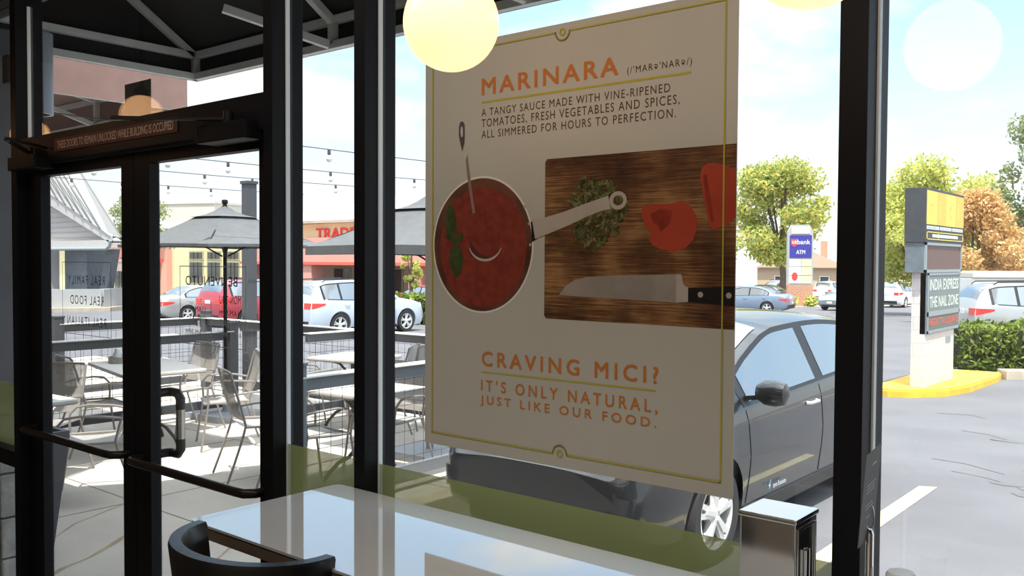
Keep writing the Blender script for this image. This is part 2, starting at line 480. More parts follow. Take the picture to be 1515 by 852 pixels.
def frame_lines(parent, m, x0, x1, z0, z1, y, t=0.0025, name='decal_outline', skip_top=False):
    b = MB()
    b.box((x0, y, z0), (x0 + t, y + .0005, z1)).box((x1 - t, y, z0), (x1, y + .0005, z1))
    b.box((x0, y, z0), (x1, y + .0005, z0 + t)).box((x0, y, z1 - t), (x1, y + .0005, z1))
    return b.build(name, m, parent)
X, Z = (1, 0, 0), (0, 0, 1)
yd = 0.0042
frame_lines(d1, M['decal_dark'], -4.02, -3.583, 1.425, 1.735, yd, 0.0022)
for tx, xa, xb, za in (('REAL FAMILY', -3.965, -3.635, 1.640), ('REAL FOOD', -3.945, -3.645, 1.555), ('REAL ITALIAN', -3.975, -3.625, 1.465)):
    lettering(tx, M['decal_dark'], d1, (xa, yd, za), X, Z, xb - xa, 0.038, 0.0, 1.25, mirror=True)
frame_lines(d2, M['decal_light'], -3.06, -2.640, 1.44, 1.725, yd, 0.0028)
MB().tube([(-2.853 + .026*math.cos(a*PI/12), yd, 1.440 + .026*math.sin(a*PI/12)) for a in range(24)], 0.0018, 6, closed=True).build('decal_ring', M['decal_light'], d2)
MB().box((-2.855, yd, 1.475), (-2.8525, yd + .0005, 1.60)).build('decal_rule', M['decal_light'], d2)
for tx, xa, w, za, h in (('BENVENUTO', -3.02, 0.33, 1.655, 0.034), ('MON-THU', -2.80, 0.13, 1.594, 0.028), ('11AM-9PM', -2.80, 0.13, 1.552, 0.020), ('11AM-9PM', -3.02, 0.13, 1.560, 0.020),
                         ('SUN', -2.99, 0.075, 1.508, 0.036), ('FRI-SAT', -2.80, 0.125, 1.512, 0.028), ('11AM-9PM', -3.02, 0.13, 1.476, 0.020), ('11AM-9PM', -2.80, 0.125, 1.478, 0.018)):
    lettering(tx, M['decal_dark'] if za > 1.55 else M['decal_light'], d2, (xa, yd, za), X, Z, w, h, 0.004, 1.1, mirror=True)

# header sign and the sticker on the transom glass
hs = tag(MB().box((-3.93, -0.0632, 2.200), (-2.955, -0.0612, 2.254)).build('header_sign', mat('brown_sign', (0.09, 0.028, 0.02), 0.7)),
         'long brown strip sign with pale capitals on the bar over the glass doors', 'sign')
lettering('THESE DOORS TO REMAIN UNLOCKED WHILE BUILDING IS OCCUPIED', mat('tan_letters', (0.62, 0.45, 0.34), 0.7), hs, (-3.90, -0.0640, 2.211), X, Z, 0.92, 0.032, 0.012, 1.0)
tag(MB().box((-3.455, 0.0032, 2.29), (-3.255, 0.0042, 2.435)).build('window_sticker', mat('black_sticker', (0.02, 0.02, 0.02), 0.8)),
    'plain black square sticker on the glass above the doors', 'sticker')

# ================================================================ INSIDE
# ---------------------------------------------------------------- poster
PX0, PZ0, PW, PH = -1.768, 1.245, 0.922, 1.078
po = empty('poster', (PX0, -0.0062, PZ0), 0, 'large cream marinara poster hung inside the window glass', 'poster')
MB().box((0, -0.0030, 0), (PW, 0, PH)).build('paper_sheet', M['paper'], po)
def yl(k): return -0.0030 - 0.00028 * k
def flat(name, pts, m, k, parent=po):
    return MB().poly([(x, yl(k), z) for x, z in pts]).build(name, m, parent)
def ell(cx, cz, rx, rz, n=64, a0=0, a1=360):
    return [(cx + rx*math.cos(math.radians(a0 + (a1-a0)*i/n)), cz + rz*math.sin(math.radians(a0 + (a1-a0)*i/n))) for i in range(n if a1-a0 == 360 else n+1)]
def ribbon(name, pts, w, m, k, parent=po, closed=False):
    """flat line of width w (or a list of widths) through points"""
    n = len(pts); L, R = [], []
    for i, (x, z) in enumerate(pts):
        if closed: a, b = pts[i-1], pts[(i+1) % n]
        else: a, b = pts[max(i-1, 0)], pts[min(i+1, n-1)]
        dx, dz = b[0]-a[0], b[1]-a[1]; l = math.hypot(dx, dz) or 1
        ww = (w[i] if isinstance(w, (list, tuple)) else w) / 2
        L.append((x - dz/l*ww, yl(k), z + dx/l*ww)); R.append((x + dz/l*ww, yl(k), z - dx/l*ww))
    if closed: L.append(L[0]); R.append(R[0])
    return MB().grid([L, R]).build(name, m, parent)

M['ink_orange'] = mat('orange_ink', (0.56, 0.19, 0.045), 0.7, spec=0.2)
M['ink_brown'] = mat('brown_ink', (0.11, 0.055, 0.03), 0.7, spec=0.2)
M['ink_lime'] = mat('lime_ink', (0.47, 0.41, 0.05), 0.7, spec=0.2)
def ptext(tx, m, x0, x1, z0, z1, bold=0.0, space=1.3):
    lettering(tx, m, po, (x0, yl(2), z0), X, Z, x1 - x0, z1 - z0, bold, space)
ptext('MARINARA', M['ink_orange'], 0.206, 0.624, 0.934, 0.975, 0.045, 1.25)
ptext("(/'MAR\u0259'NAR\u0259/)", M['ink_brown'], 0.650, 0.815, 0.928, 0.949, 0.0, 1.25)
ptext('A TANGY SAUCE MADE WITH VINE-RIPENED', M['ink_brown'], 0.206, 0.762, 0.8795, 0.899, 0.0, 1.2)
ptext('TOMATOES, FRESH VEGETABLES AND SPICES,', M['ink_brown'], 0.206, 0.786, 0.8480, 0.872, 0.0, 1.2)
ptext('ALL SIMMERED FOR HOURS TO PERFECTION.', M['ink_brown'], 0.206, 0.777, 0.8225, 0.8425, 0.0, 1.2)
ptext('CRAVING MICI?', M['ink_orange'], 0.210, 0.738, 0.229, 0.2665, 0.045, 1.38)
ptext('IT\u2019S ONLY NATURAL,', M['ink_orange'], 0.208, 0.737, 0.1590, 0.1925, 0.030, 1.47)
ptext('JUST LIKE OUR FOOD.', M['ink_orange'], 0.206, 0.735, 0.1225, 0.1515, 0.030, 1.47)
ribbon('underline', [(0.206, 0.9155), (0.814, 0.9155)], 0.0050, M['ink_lime'], 2)
ribbon('underline', [(0.210, 0.2135), (0.733, 0.2135)], 0.0042, M['ink_lime'], 2)
# border with a half-round notch top and bottom
bx0, bx1, bz0, bz1, cxb, rr = 0.029, 0.894, 0.033, 1.058, 0.466, 0.021
bord = [(bx0, bz0)] + [(cxb - rr*math.cos(math.radians(a)), bz0 + rr*math.sin(math.radians(a))) for a in range(0, 181, 15)] + [(bx1, bz0), (bx1, bz1)] \
     + [(cxb + rr*math.cos(math.radians(a)), bz1 - rr*math.sin(math.radians(a))) for a in range(0, 181, 15)] + [(bx0, bz1)]
bb = MB()
for (xa, za), (xb, zb) in zip(bord, bord[1:] + bord[:1]):
    dx, dz = xb-xa, zb-za; l = math.hypot(dx, dz)
    nx, nz = -dz/l*0.0018, dx/l*0.0018
    ex, ez = dx/l*0.0012, dz/l*0.0012
    bb.poly([(xa-ex+nx, yl(6), za-ez+nz), (xb+ex+nx, yl(6), zb+ez+nz), (xb+ex-nx, yl(6), zb+ez-nz), (xa-ex-nx, yl(6), za-ez-nz)])
bb.build('border_line', M['ink_lime'], po)
for zc in (bz0 + 0.001, bz1 - 0.001):
    ribbon('border_ring', ell(cxb, zc, 0.0075, 0.0075, 24), 0.0032, M['ink_lime'], 6, closed=True)
# cutting board
wb = bpy.data.materials.new('board_print'); wb.use_nodes = True
nt = wb.node_tree; b_ = nt.nodes['Principled BSDF']; b_.inputs['Roughness'].default_value = 0.7; b_.inputs['Specular IOR Level'].default_value = 0.2
tc = nt.nodes.new('ShaderNodeTexCoord'); mp = nt.nodes.new('ShaderNodeMapping'); mp.inputs['Scale'].default_value = (1.6, 1, 60)
n1 = nt.nodes.new('ShaderNodeTexNoise'); n1.inputs['Scale'].default_value = 5.0; n1.inputs['Detail'].default_value = 8; n1.inputs['Roughness'].default_value = 0.7
n2 = nt.nodes.new('ShaderNodeTexNoise'); n2.inputs['Scale'].default_value = 6.0; n2.inputs['Detail'].default_value = 3
ad = nt.nodes.new('ShaderNodeMath'); ad.operation = 'ADD'
r1 = nt.nodes.new('ShaderNodeValToRGB')
r1.color_ramp.elements[0].position = 0.80; r1.color_ramp.elements[0].color = (0.045, 0.018, 0.008, 1)
r1.color_ramp.elements[1].position = 1.22; r1.color_ramp.elements[1].color = (0.55, 0.27, 0.11, 1)
e_ = r1.color_ramp.elements.new(1.0); e_.color = (0.20, 0.085, 0.035, 1)
r1.color_ramp.elements[0].position = 0.40; r1.color_ramp.elements[1].position = 0.50; r1.color_ramp.elements[2].position = 0.61
r1.color_ramp.elements[0].color = (0.045, 0.018, 0.008, 1); r1.color_ramp.elements[1].color = (0.135, 0.060, 0.026, 1); r1.color_ramp.elements[2].color = (0.42, 0.22, 0.085, 1)
hv = nt.nodes.new('ShaderNodeMath'); hv.operation = 'MULTIPLY'; hv.inputs[1].default_value = 0.5
nt.links.new(tc.outputs['Object'], mp.inputs[0]); nt.links.new(mp.outputs[0], n1.inputs['Vector']); nt.links.new(tc.outputs['Object'], n2.inputs['Vector'])
nt.links.new(n1.outputs['Fac'], ad.inputs[0]); nt.links.new(n2.outputs['Fac'], ad.inputs[1]); nt.links.new(ad.outputs[0], hv.inputs[0])
nt.links.new(hv.outputs[0], r1.inputs[0]); nt.links.new(r1.outputs[0], b_.inputs['Base Color'])
flat('printed_cutting_board', [(0.4150, 0.370), (0.421, 0.363), (PW, 0.3615), (PW, 0.7535), (0.422, 0.7545), (0.4155, 0.748)], wb, 1)
# pan of sauce
M['print_steel'] = mat('printed_steel', (0.50, 0.44, 0.38), 0.7, spec=0.2, noise=(14, 0.15))
M['print_copper'] = mat('printed_copper', (0.20, 0.075, 0.045), 0.7, spec=0.2, noise=(9, 0.6))
M['print_sauce'] = mat('printed_sauce', (0.27, 0.045, 0.026), 0.7, spec=0.2, noise=(38, 0.4, (0.19, 0.030, 0.018)))
M['print_blade'] = mat('printed_blade', (0.36, 0.31, 0.27), 0.7, spec=0.2, noise=(11, 0.2))
M['print_black'] = mat('printed_black', (0.014, 0.012, 0.011), 0.7, spec=0.2)
pc = (0.206, 0.546)
M['print_rim'] = mat('printed_rim', (0.80, 0.76, 0.70), 0.7, spec=0.2)
flat('printed_pan', ell(pc[0], pc[1], 0.1755, 0.1790), M['print_rim'], 2)
flat('printed_pan_wall', ell(pc[0], pc[1], 0.1700, 0.1735), M['print_copper'], 3)
flat('printed_sauce', ell(pc[0] + .003, pc[1] - 0.006, 0.150, 0.156), M['print_sauce'], 4)
ribbon('printed_side_handle', [(0.036, 0.600), (0.026, 0.575), (0.023, 0.540), (0.028, 0.505), (0.038, 0.480)], 0.0045, M['print_steel'], 2)
hnd = [(0.381, 0.583), (0.42, 0.591), (0.48, 0.607), (0.54, 0.626), (0.58, 0.637), (0.605, 0.642)]
ribbon('printed_pan_handle', hnd, [0.048, 0.042, 0.036, 0.031, 0.029, 0.032], M['print_steel'], 5)
ribbon('printed_handle_eye', ell(0.629, 0.6455, 0.019, 0.0165, 28), 0.0095, M['print_steel'], 5, closed=True)
flat('printed_handle_joint', [(0.372, 0.602), (0.388, 0.606), (0.392, 0.560), (0.376, 0.552)], M['print_black'], 4)
for x, z in ((0.352, 0.640), (0.367, 0.598), (0.371, 0.545)):
    flat('printed_rivet', ell(x, z, .004, .004, 12), M['print_steel'], 5)
# herbs
hb = MB()
for i in range(620):
    a = random.uniform(0, 2*PI); r_ = math.sqrt(random.random())
    wob = 1 + 0.10*math.sin(3*a + 1) + 0.06*math.sin(7*a)
    x = 0.569 + 0.078*wob*r_*math.cos(a); z = 0.6225 + 0.083*wob*r_*math.sin(a)
    t = random.uniform(0, PI); l = random.uniform(.006, .013); w = random.uniform(.002, .0045)
    dx, dz = math.cos(t), math.sin(t); y = yl(2) - i*1.2e-6
    hb.poly([(x - dx*l, y, z - dz*l), (x - dz*w, y, z + dx*w), (x + dx*l, y, z + dz*l), (x + dz*w, y, z - dx*w)])
hm = leaf_mat('printed_herbs_ink', (0.035, 0.040, 0.012), (0.11, 0.115, 0.045), (0.24, 0.23, 0.11), 0.0)
hb.build('printed_herbs', hm, po)['kind'] = 'stuff'
# tomato pieces
M['print_tomato'] = mat('printed_tomato', (0.46, 0.065, 0.030), 0.7, spec=0.2, noise=(7, 0.18))
M['print_tomato_in'] = mat('printed_tomato_flesh', (0.33, 0.04, 0.02), 0.7, spec=0.2, noise=(25, 0.35))
flat('printed_tomato_half', [(0.692, 0.630), (0.72, 0.634), (0.76, 0.632), (0.795, 0.637), (0.815, 0.626), (0.830, 0.605), (0.833, 0.580), (0.824, 0.554), (0.805, 0.535), (0.778, 0.527), (0.745, 0.531), (0.722, 0.541), (0.711, 0.556), (0.720, 0.566), (0.704, 0.580), (0.694, 0.603)], M['print_tomato'], 3)
flat('printed_tomato_core', [(0.715, 0.612), (0.742, 0.623), (0.772, 0.618), (0.765, 0.590), (0.742, 0.570), (0.735, 0.585), (0.722, 0.592)], M['print_tomato_in'], 4)
flat('printed_tomato_wedge', [(0.838, 0.690), (0.842, 0.708), (0.858, 0.7165), (0.885, 0.713), (PW, 0.700), (PW, 0.600), (0.905, 0.585), (0.870, 0.573), (0.860, 0.588), (0.850, 0.630)], M['print_tomato'], 3)
flat('printed_wedge_seam', [(0.845, 0.690), (0.853, 0.694), (0.864, 0.640), (0.872, 0.590), (0.866, 0.588), (0.853, 0.640)], M['print_tomato_in'], 4)
# knife
flat('printed_blade', [(0.460, 0.4215), (0.480, 0.444), (0.505, 0.459), (0.540, 0.467), (0.62, 0.472), (0.70, 0.4745), (0.782, 0.4770), (0.782, 0.4140), (0.66, 0.4170), (0.55, 0.4195)], M['print_blade'], 3)
flat('printed_bolster', [(0.782, 0.4770), (0.795, 0.4770), (0.800, 0.455), (0.812, 0.4475), (0.812, 0.4170), (0.782, 0.4140)], M['print_steel'], 3)
flat('printed_knife_handle', [(0.812, 0.4475), (0.85, 0.449), (0.89, 0.452), (PW, 0.454), (PW, 0.411), (0.87, 0.414), (0.812, 0.4170)], M['print_black'], 3)
for x in (0.842, 0.9085):
    flat('printed_rivet', ell(x, 0.4335, .0065, .0065, 16), M['print_steel'], 4)
# ladle
flat('printed_ladle_hook', [(0.126, 0.862), (0.130, 0.872), (0.139, 0.874), (0.146, 0.866), (0.147, 0.840), (0.146, 0.815), (0.138, 0.793), (0.131, 0.815), (0.125, 0.838)], mat('printed_dark_steel', (0.10, 0.08, 0.08), 0.7, spec=0.2), 2)
flat('printed_hook_eye', [(0.133, 0.858), (0.138, 0.861), (0.141, 0.850), (0.140, 0.833), (0.134, 0.832), (0.131, 0.845)], M['paper'], 3)
flat('printed_ladle_handle', [(0.151, 0.770), (0.157, 0.784), (0.164, 0.74), (0.174, 0.69), (0.186, 0.630), (0.177, 0.628), (0.164, 0.69), (0.156, 0.735)], mat('printed_brown_steel', (0.27, 0.19, 0.16), 0.7, spec=0.2), 5)
ribbon('printed_ladle_rim', ell(0.221, 0.551, 0.057, 0.045, 22, 196, 344), [0.002 + 0.0045*math.sin(PI*i/22) for i in range(23)], mat('printed_bright_steel', (0.55, 0.47, 0.42), 0.7, spec=0.2), 6)
flat('printed_ladle_bowl', [(0.164, 0.560)] + ell(0.221, 0.551, 0.054, 0.042, 16, 190, 290) + [(0.205, 0.522), (0.186, 0.536)], mat('printed_bowl_dark', (0.10, 0.03, 0.025), 0.7, spec=0.2), 5)
# basil
M['print_basil'] = mat('printed_basil', (0.065, 0.095, 0.026), 0.7, spec=0.2, noise=(30, 0.45))
def leafp(cx, cz, l, w, ang):
    p = []
    for i in range(20):
        t = 2*PI*i/20
        u = math.cos(t)*l; v = math.sin(t)*w*(1 - 0.25*math.cos(t))
        a = math.radians(ang); p.append((cx + u*math.cos(a) - v*math.sin(a), cz + u*math.sin(a) + v*math.cos(a)))
    return p
for k, lf in enumerate(((0.098, 0.612, 0.043, 0.020, 95), (0.118, 0.502, 0.041, 0.025, -85), (0.124, 0.561, 0.024, 0.013, 40), (0.094, 0.567, 0.017, 0.008, 160))):
    flat('printed_basil_leaf', leafp(*lf), M['print_basil'], 6 + k*0.3)

# ---------------------------------------------------------------- globe pendants in a row along the window
def pendant(x, y, z, label):
    o = empty('globe_pendant', (x, y, z), 0, label, 'pendant lamp', 'globe pendants along the window')
    MB().lathe([(0.1*math.sin(PI*i/24) if 0 < i < 24 else 0, -0.1*math.cos(PI*i/24)) for i in range(25)], n=40).build('globe', M['globe'], o, smooth=True)
    MB().lathe([(0, 0.096), (0.030, 0.096), (0.032, 0.125), (0.012, 0.14), (0, 0.14)], n=20).build('globe_cap', M['frame'], o, smooth=True)
    MB().tube([(0, 0, 0.138), (0, 0, 3.25 - z - 0.02)], 0.006, 8).build('stem', M['frame'], o, smooth=True)
    MB().lathe([(0, 3.25 - z - 0.03), (0.055, 3.25 - z - 0.02), (0.06, 3.25 - z), (0, 3.25 - z)], n=24).build('canopy', M['frame'], o, smooth=True)
    return o
gp = [(-1.306, -0.395, 2.245, 'glowing white globe lamp hanging in front of the marinara poster'),
      (-0.535, -0.415, 2.236, 'glowing globe lamp cut off by the top of the picture, right of the poster')]
for a in gp: pendant(*a)
for a in ((-4.12, -0.43, 2.43, 'globe lamp mirrored in the middle of the glass above the doors'), (-5.36, -0.43, 2.44, 'globe lamp mirrored at the left end of the glass above the doors')):
    pendant(*a)

# ---------------------------------------------------------------- high table along the window
TX0, TX1, TY0, TY1, TZ = -2.072, 0.45, -0.548, -0.066, 1.09
tb = empty('high_table', ((TX0 + TX1)/2, (TY0 + TY1)/2, 0), 0, 'glossy white high table with brown edge standing against the window', 'table')
hx, hy = (TX1 - TX0)/2, (TY1 - TY0)/2
def rrect(hx, hy, r, n=6):
    p = []
    for cx, cy, a0 in ((hx-r, hy-r, 0), (-hx+r, hy-r, 90), (-hx+r, -hy+r, 180), (hx-r, -hy+r, 270)):
        for i in range(n+1):
            a = math.radians(a0 + 90*i/n); p.append((cx + r*math.cos(a), cy + r*math.sin(a)))
    return p
MB().prism([(x, y, TZ - 0.006) for x, y in rrect(hx, hy, 0.022)], (0, 0, 0.006)).build('tabletop', M['laminate'], tb)
MB().prism([(x, y, TZ - 0.036) for x, y in rrect(hx - .0015, hy - .0015, 0.022)], (0, 0, 0.0298)).build('table_edge', M['wood_edge'], tb)
for s in (-1, 1):
    lg = MB().tube([(s*(hx - .45), 0, 0.02), (s*(hx - .45), 0, TZ - .037)], 0.038, 16).box((s*(hx-.45) - .14, -.16, TZ - .046), (s*(hx-.45) + .14, .16, TZ - .037)) \
        .lathe([(0, 0), (.21, 0), (.21, .012), (.06, .03), (0, .03)], (s*(hx - .45), 0, 0), 28)
    lg.build('pedestal', M['frame'], tb, smooth=True)

# ---------------------------------------------------------------- stools with a bent barrel back
def stool(name='bar_stool'):
    o = empty(name)
    # seat faces +y; the back is a half-round band around the rear
    MB().lathe([(0, .70), (.17, .70), (.20, .715), (.205, .74), (.19, .765), (.10, .775), (0, .776)], (0, .02, 0), 32).build('seat', M['vinyl'], o, smooth=True)
    rows = []
    n = 36
    for zt in range(2):
        pass
    prof = [(0.000, 0.0), (0.0, 1.0), (0.030, 1.0), (0.030, 0.0)]
    R = []
    for i in range(n + 1):
        a = math.radians(180 + 180 * i / n)
        hgt = 0.135 + 0.05*math.sin(math.radians(180*i/n))
        row = []
        for d_, t in ((0, 0), (0, .95), (.004, 1), (.030, 1), (.034, .95), (.034, 0)):
            rx = 0.226 - d_; ry = 0.178 - d_
            fl = 0.020*(t - .5)
            row.append(((rx + fl)*math.cos(a), (ry + fl)*math.sin(a) + 0.03, 1.115 - hgt*(1 - t)))
        row.append(row[0]); R.append(row)
    bk = MB().grid(R)
    for rr_ in (R[0], R[-1]): bk.poly(rr_[:-1])
    bk.build('backrest', M['stool'], o, smooth=True)
    for sx, sy in ((-1, -1), (1, -1), (-1, 1), (1, 1)):
        top = (sx*.15, .02 + sy*.13, .705)
        MB().bar((sx*.21, .02 + sy*.19, 0.0), top, .034, .034).build('leg', M['stool'], o)
    for a in (-62, 0, 62):
        t = math.radians(270 + a)
        MB().bar((.16*math.cos(t), .14*math.sin(t) + .02, .73), (.217*math.cos(t), .165*math.sin(t) + .03, .97), .03, .018).build('back_post', M['stool'], o)
    MB().tube([(.20*math.cos(i*PI/12), .02 + .18*math.sin(i*PI/12), .28) for i in range(24)], .012, 8, closed=True).build('foot_ring', M['steel'], o, smooth=True)
    return o
st = stool(); tag(st, cat='stool')
place(st, (-1.735, -0.590, 0), math.radians(5), 'dark bar stool with curved back at the left end of the white high table', 'dark bar stools at the high table')
st2 = copy_tree(st)
place(st2, (-1.135, -0.615, 0), math.radians(3), 'dark bar stool at the picture bottom, only a corner of its back showing', 'dark bar stools at the high table')

# ---------------------------------------------------------------- on the table
nd = empty('napkin_dispenser', (-0.690, -0.135, TZ), 0, 'chrome napkin dispenser standing on the white table', 'napkin dispenser')
MB().box((-.054, -.054, 0), (.054, .054, .186), 0.004).build('dispenser_body', M['chrome'], nd)
MB().box((-.057, -.057, .180), (.057, .057, .190), 0.003).build('dispenser_lid', M['chrome'], nd)
fp = MB()
for a, b, c, d in ((-.044, -.040, .015, .168), (.040, .044, .015, .168)): fp.box((.0545, a, c), (.057, b, d), .0008)
fp.box((.0545, -.044, .166), (.057, .044, .170), .0008).box((.0545, -.044, .013), (.057, .044, .017), .0008)
fp.box((.0545, -.012, .03), (.060, -.004, .125), .001).box((.0545, .004, .03), (.060, .012, .125), .001)
fp.build('face_plate', M['chrome'], nd)
MB().box((.053, -.010, .03), (.0552, .010, .12)).build('napkin_slot', M['black_plastic'], nd)

ch = empty('card_holder', (-0.530, -0.105, TZ), 0, 'slim chrome wire card holder beside the right black post', 'card holder')
MB().lathe([(0, 0), (.026, 0), (.026, .006), (.012, .012), (.0075, .02), (.0075, .168), (.004, .175), (0, .175)], n=20).build('holder_stem', M['chrome'], ch, smooth=True)
MB().tube([(.010*math.sin(2*PI*i/16)*.35, .011*math.sin(2*PI*i/16), .197 - .022*math.cos(2*PI*i/16)) for i in range(16)], .0016, 6, closed=True).build('clip_ring', M['chrome'], ch, smooth=True)
cd = empty('menu_card', (-0.530, -0.105, TZ + .178), 0, 'grey menu card tilted in the chrome card holder', 'card')
cR = Matrix.Rotation(math.radians(7), 4, 'Y') @ Matrix.Rotation(math.radians(9), 4, 'X')
MB().box((-.0035, -.048, -.022), (-.0022, .030, .155), rot=cR, pivot=(0, 0, 0)).build('card_sheet', mat('grey_card', (0.17, 0.17, 0.16), 0.7), cd)
cl = MB()
for z0, a, b in ((.125, -.012, .008), (.09, -.03, .015), (.083, -.03, .010), (.076, -.03, .012), (.05, -.028, .006), (.043, -.028, .012), (.025, -.02, .0)):
    cl.box((-.0021, a, z0), (-.0019, b, z0 + (.004 if z0 > .1 else .002)), rot=cR, pivot=(0, 0, 0))
cl.build('printed_text', mat('pale_print', (0.5, 0.5, 0.48), 0.8), cd)

sk = empty('shaker', (-0.474, -0.106, TZ), 0, 'glass cheese shaker with white lid behind the card holder', 'shaker')
MB().lathe([(0, 0), (.024, 0), (.026, .004), (.024, .078), (.022, .090), (0, .090)], n=24).build('jar', mat('red_flakes_glass', (0.18, 0.05, 0.03), 0.1, noise=(120, 0.8)), sk, smooth=True)
MB().lathe([(.023, .088), (.026, .090), (.026, .104), (.022, .110), (0, .112)], n=24).build('lid', M['white'], sk, smooth=True)

# ================================================================ OUTSIDE: ground
def ground_pt(s, t, off=0.0):
    """s metres ahead of the window along the view, t metres to the right"""
    x = -0.6374*s + 0.7705*t; y = -1.77 + 0.7705*s + 0.6374*t
    return (x, y, -0.15 - 0.02*max(0.0, s - 8) + off)
g = MB()
S = [-30, 0, 4, 8, 10, 14, 20, 30, 45, 70, 110, 170, 260]
g.grid([[ground_pt(s, t) for t in (-200, -90, -40, -15, 0, 15, 40, 90, 200)] for s in S])
struct(g.build('parking_lot', M['asphalt'], recalc=False))
gr2 = MB().grid([[ground_pt(s, t, 0.012) for t in (-120, -60, -20, 0, 20, 60)] for s in (58, 66, 74, 80)])
struct(gr2.build('road', mat('pale_street', (0.50, 0.47, 0.42), 0.9, noise=(1, 0.1)), recalc=False))
pt = MB().box((-16.0, 0.14, -0.155), (-4.72, 5.6, 0.0)).box((-4.72, 0.14, -0.155), (6, 1.7, 0.0))
struct(pt.build('patio_slab', M['concrete']))
jt = MB()
for x in (-10.4, -7.6, -6.2): jt.box((x, .14, .0), (x + .010, 5.6, .0015))
for y in (1.45, 3.2): jt.box((-16, y, .0), (-4.72, y + .010, .0015))
struct(jt.build('joint_marking', mat('joint', (0.20, 0.175, 0.15), 0.9)))
struct(MB().box((-16.0, 5.6, -0.25), (-4.72, 5.85, 0.01), 0.01).box((-4.72, 1.7, -0.25), (-4.55, 5.85, 0.01), 0.01).build('kerb_edge', M['kerb']))
# paving stain, stripes and sealed cracks
sp = MB()
for (x, y0, y1) in ((-2.10, 2.6, 6.35), (-4.85, 6.2, 9.0)):
    sp.poly([(x - .065, y0, gz(x, y0) + .004), (x + .065, y0, gz(x, y0) + .004), (x + .065, y1, gz(x, y1) + .004), (x - .065, y1 - .06, gz(x, y1) + .004)])
sp.build('stripe_markings', M['stripe'])['kind'] = 'structure'
ck = MB()
def crack(pts, w):
    L, R = [], []
    for i, (x, y) in enumerate(pts):
        ww = w * random.uniform(.5, 1.3)
        L.append((x, y + ww, gz(x, y) + .003)); R.append((x, y - ww, gz(x, y) + .003))
    ck.grid([L, R])
crack([(-2.1, 7.1), (-1.8, 7.0), (-1.55, 6.85), (-1.3, 6.5), (-1.0, 6.2), (-.7, 6.0), (.2, 5.4)], .018)
crack([(-2.4, 7.6), (-2.1, 7.55), (-1.9, 7.4), (-1.7, 7.25)], .014)
crack([(-2.6, 9.6), (-2.3, 9.5), (-2.0, 9.2)], .03)
crack([(-3.2, 10.9), (-2.8, 11.0), (-2.6, 10.8)], .04)
for cx, cy, rx, ry in ((-1.32, 6.55, .18, .10), (-1.62, 6.85, .13, .06), (-1.95, 9.15, .28, .06)):
    ck.poly([(cx + rx*math.cos(a*PI/8)*random.uniform(.8, 1.15), cy + ry*math.sin(a*PI/8)*random.uniform(.8, 1.15), gz(cx, cy) + .0032) for a in range(16)])
ck.build('crack_markings', M['crack'], recalc=False)['kind'] = 'structure'
cs = MB()
for pts, w in (([(-5.05, .36), (-5.16, .50), (-5.22, .68), (-5.36, .88), (-5.50, 1.06), (-5.75, 1.2)], .030), ([(-5.62, .55), (-5.75, .70), (-5.96, .92), (-6.06, 1.12), (-6.2, 1.4)], .018), ([(-4.6, 1.1), (-4.9, 1.5), (-5.4, 1.9)], .016)):
    L = [(x, y + w*random.uniform(.4, 1.2), .002) for x, y in pts]; R = [(x, y - w*random.uniform(.4, 1.2), .002) for x, y in pts]
    cs.grid([L, R])
cs.build('patio_stain', mat('rusty_stain', (0.50, 0.40, 0.26), 0.9, noise=(6, 0.3)), recalc=False)['kind'] = 'structure'

# ---------------------------------------------------------------- awnings
def awning(name, x0, x1, y0, y1, zb, zv, zw, fabric, label, step, panel_only=False):
    o = empty(name, (x0, y0, zb), 0, label, 'awning')
    w, d, hv, hw = x1-x0, y1-y0, zv-zb, zw-zb
    t = 0.006
    f = MB()
    f.prism([(0, 0, hw), (0, d, hv), (w, d, hv), (w, 0, hw)], (0, 0, t))
    f.box((0, d, .0), (w, d + t, hv)).box((-t, 0, 0), (0, d, hv)).box((w, 0, 0), (w + t, d, hv))
    f.prism([(-t, 0, hv), (-t, d, hv), (-t, 0, hw)], (t, 0, 0)).prism([(w, 0, hv), (w, d, hv), (w, 0, hw)], (t, 0, 0))
    f.build('canvas', fabric, o)
    r = .022
    def tb_(n, *seg):
        m = MB()
        for p, q in seg: m.bar(p, q, .044, .044)
        m.build(n, M['awn_tube'], o)
    yi, xi = d - r - .002, r + .002
    tb_('front_tube', ((xi, yi, r), (w - xi, yi, r)), ((xi, yi, hv - r), (w - xi, yi, hv - r)))
    tb_('side_tube', ((xi, 0.03, r), (xi, yi, r)), ((xi, 0.03, hv - r), (xi, yi, hv - r)))
    tb_('side_tube', ((w - xi, 0.03, r), (w - xi, yi, r)), ((w - xi, 0.03, hv - r), (w - xi, yi, hv - r)))
    n = max(1, round(w/step))
    for i in range(n + 1):
        x = xi + (w - 2*xi)*i/n
        tb_('rafter', ((x, yi, hv - r - .01), (x, .03, hw - .035)), ((x, yi, .03), (x, yi, hv - .02)))
        if i > 0:
            tb_('brace', ((x - .0, yi - .03, r), (x - .28, yi - .55, hv - r)),)
    tb_('purlin', ((xi, d*.55, (hv*.55 + hw*.45) - .04), (w - xi, d*.55, (hv*.55 + hw*.45) - .04)))
    return o
awning('front_awning', -5.71, 3.2, 0.14, 1.68, 2.985, 3.175, 4.15, M['awning'], 'black canvas awning on pale metal tubes over the shop front', 1.45)
awning('brown_awning', -11.5, -6.93, 0.16, 2.32, 2.985, 3.26, 3.75, M['brown_canvas'], 'reddish brown awning of the next shop beyond the doors', 1.5)
sc = empty('wall_sconce', (-4.93, 0.27, 2.50), 0, 'grey cylinder lamp on the wall outside, left end of the door transom', 'wall lamp')
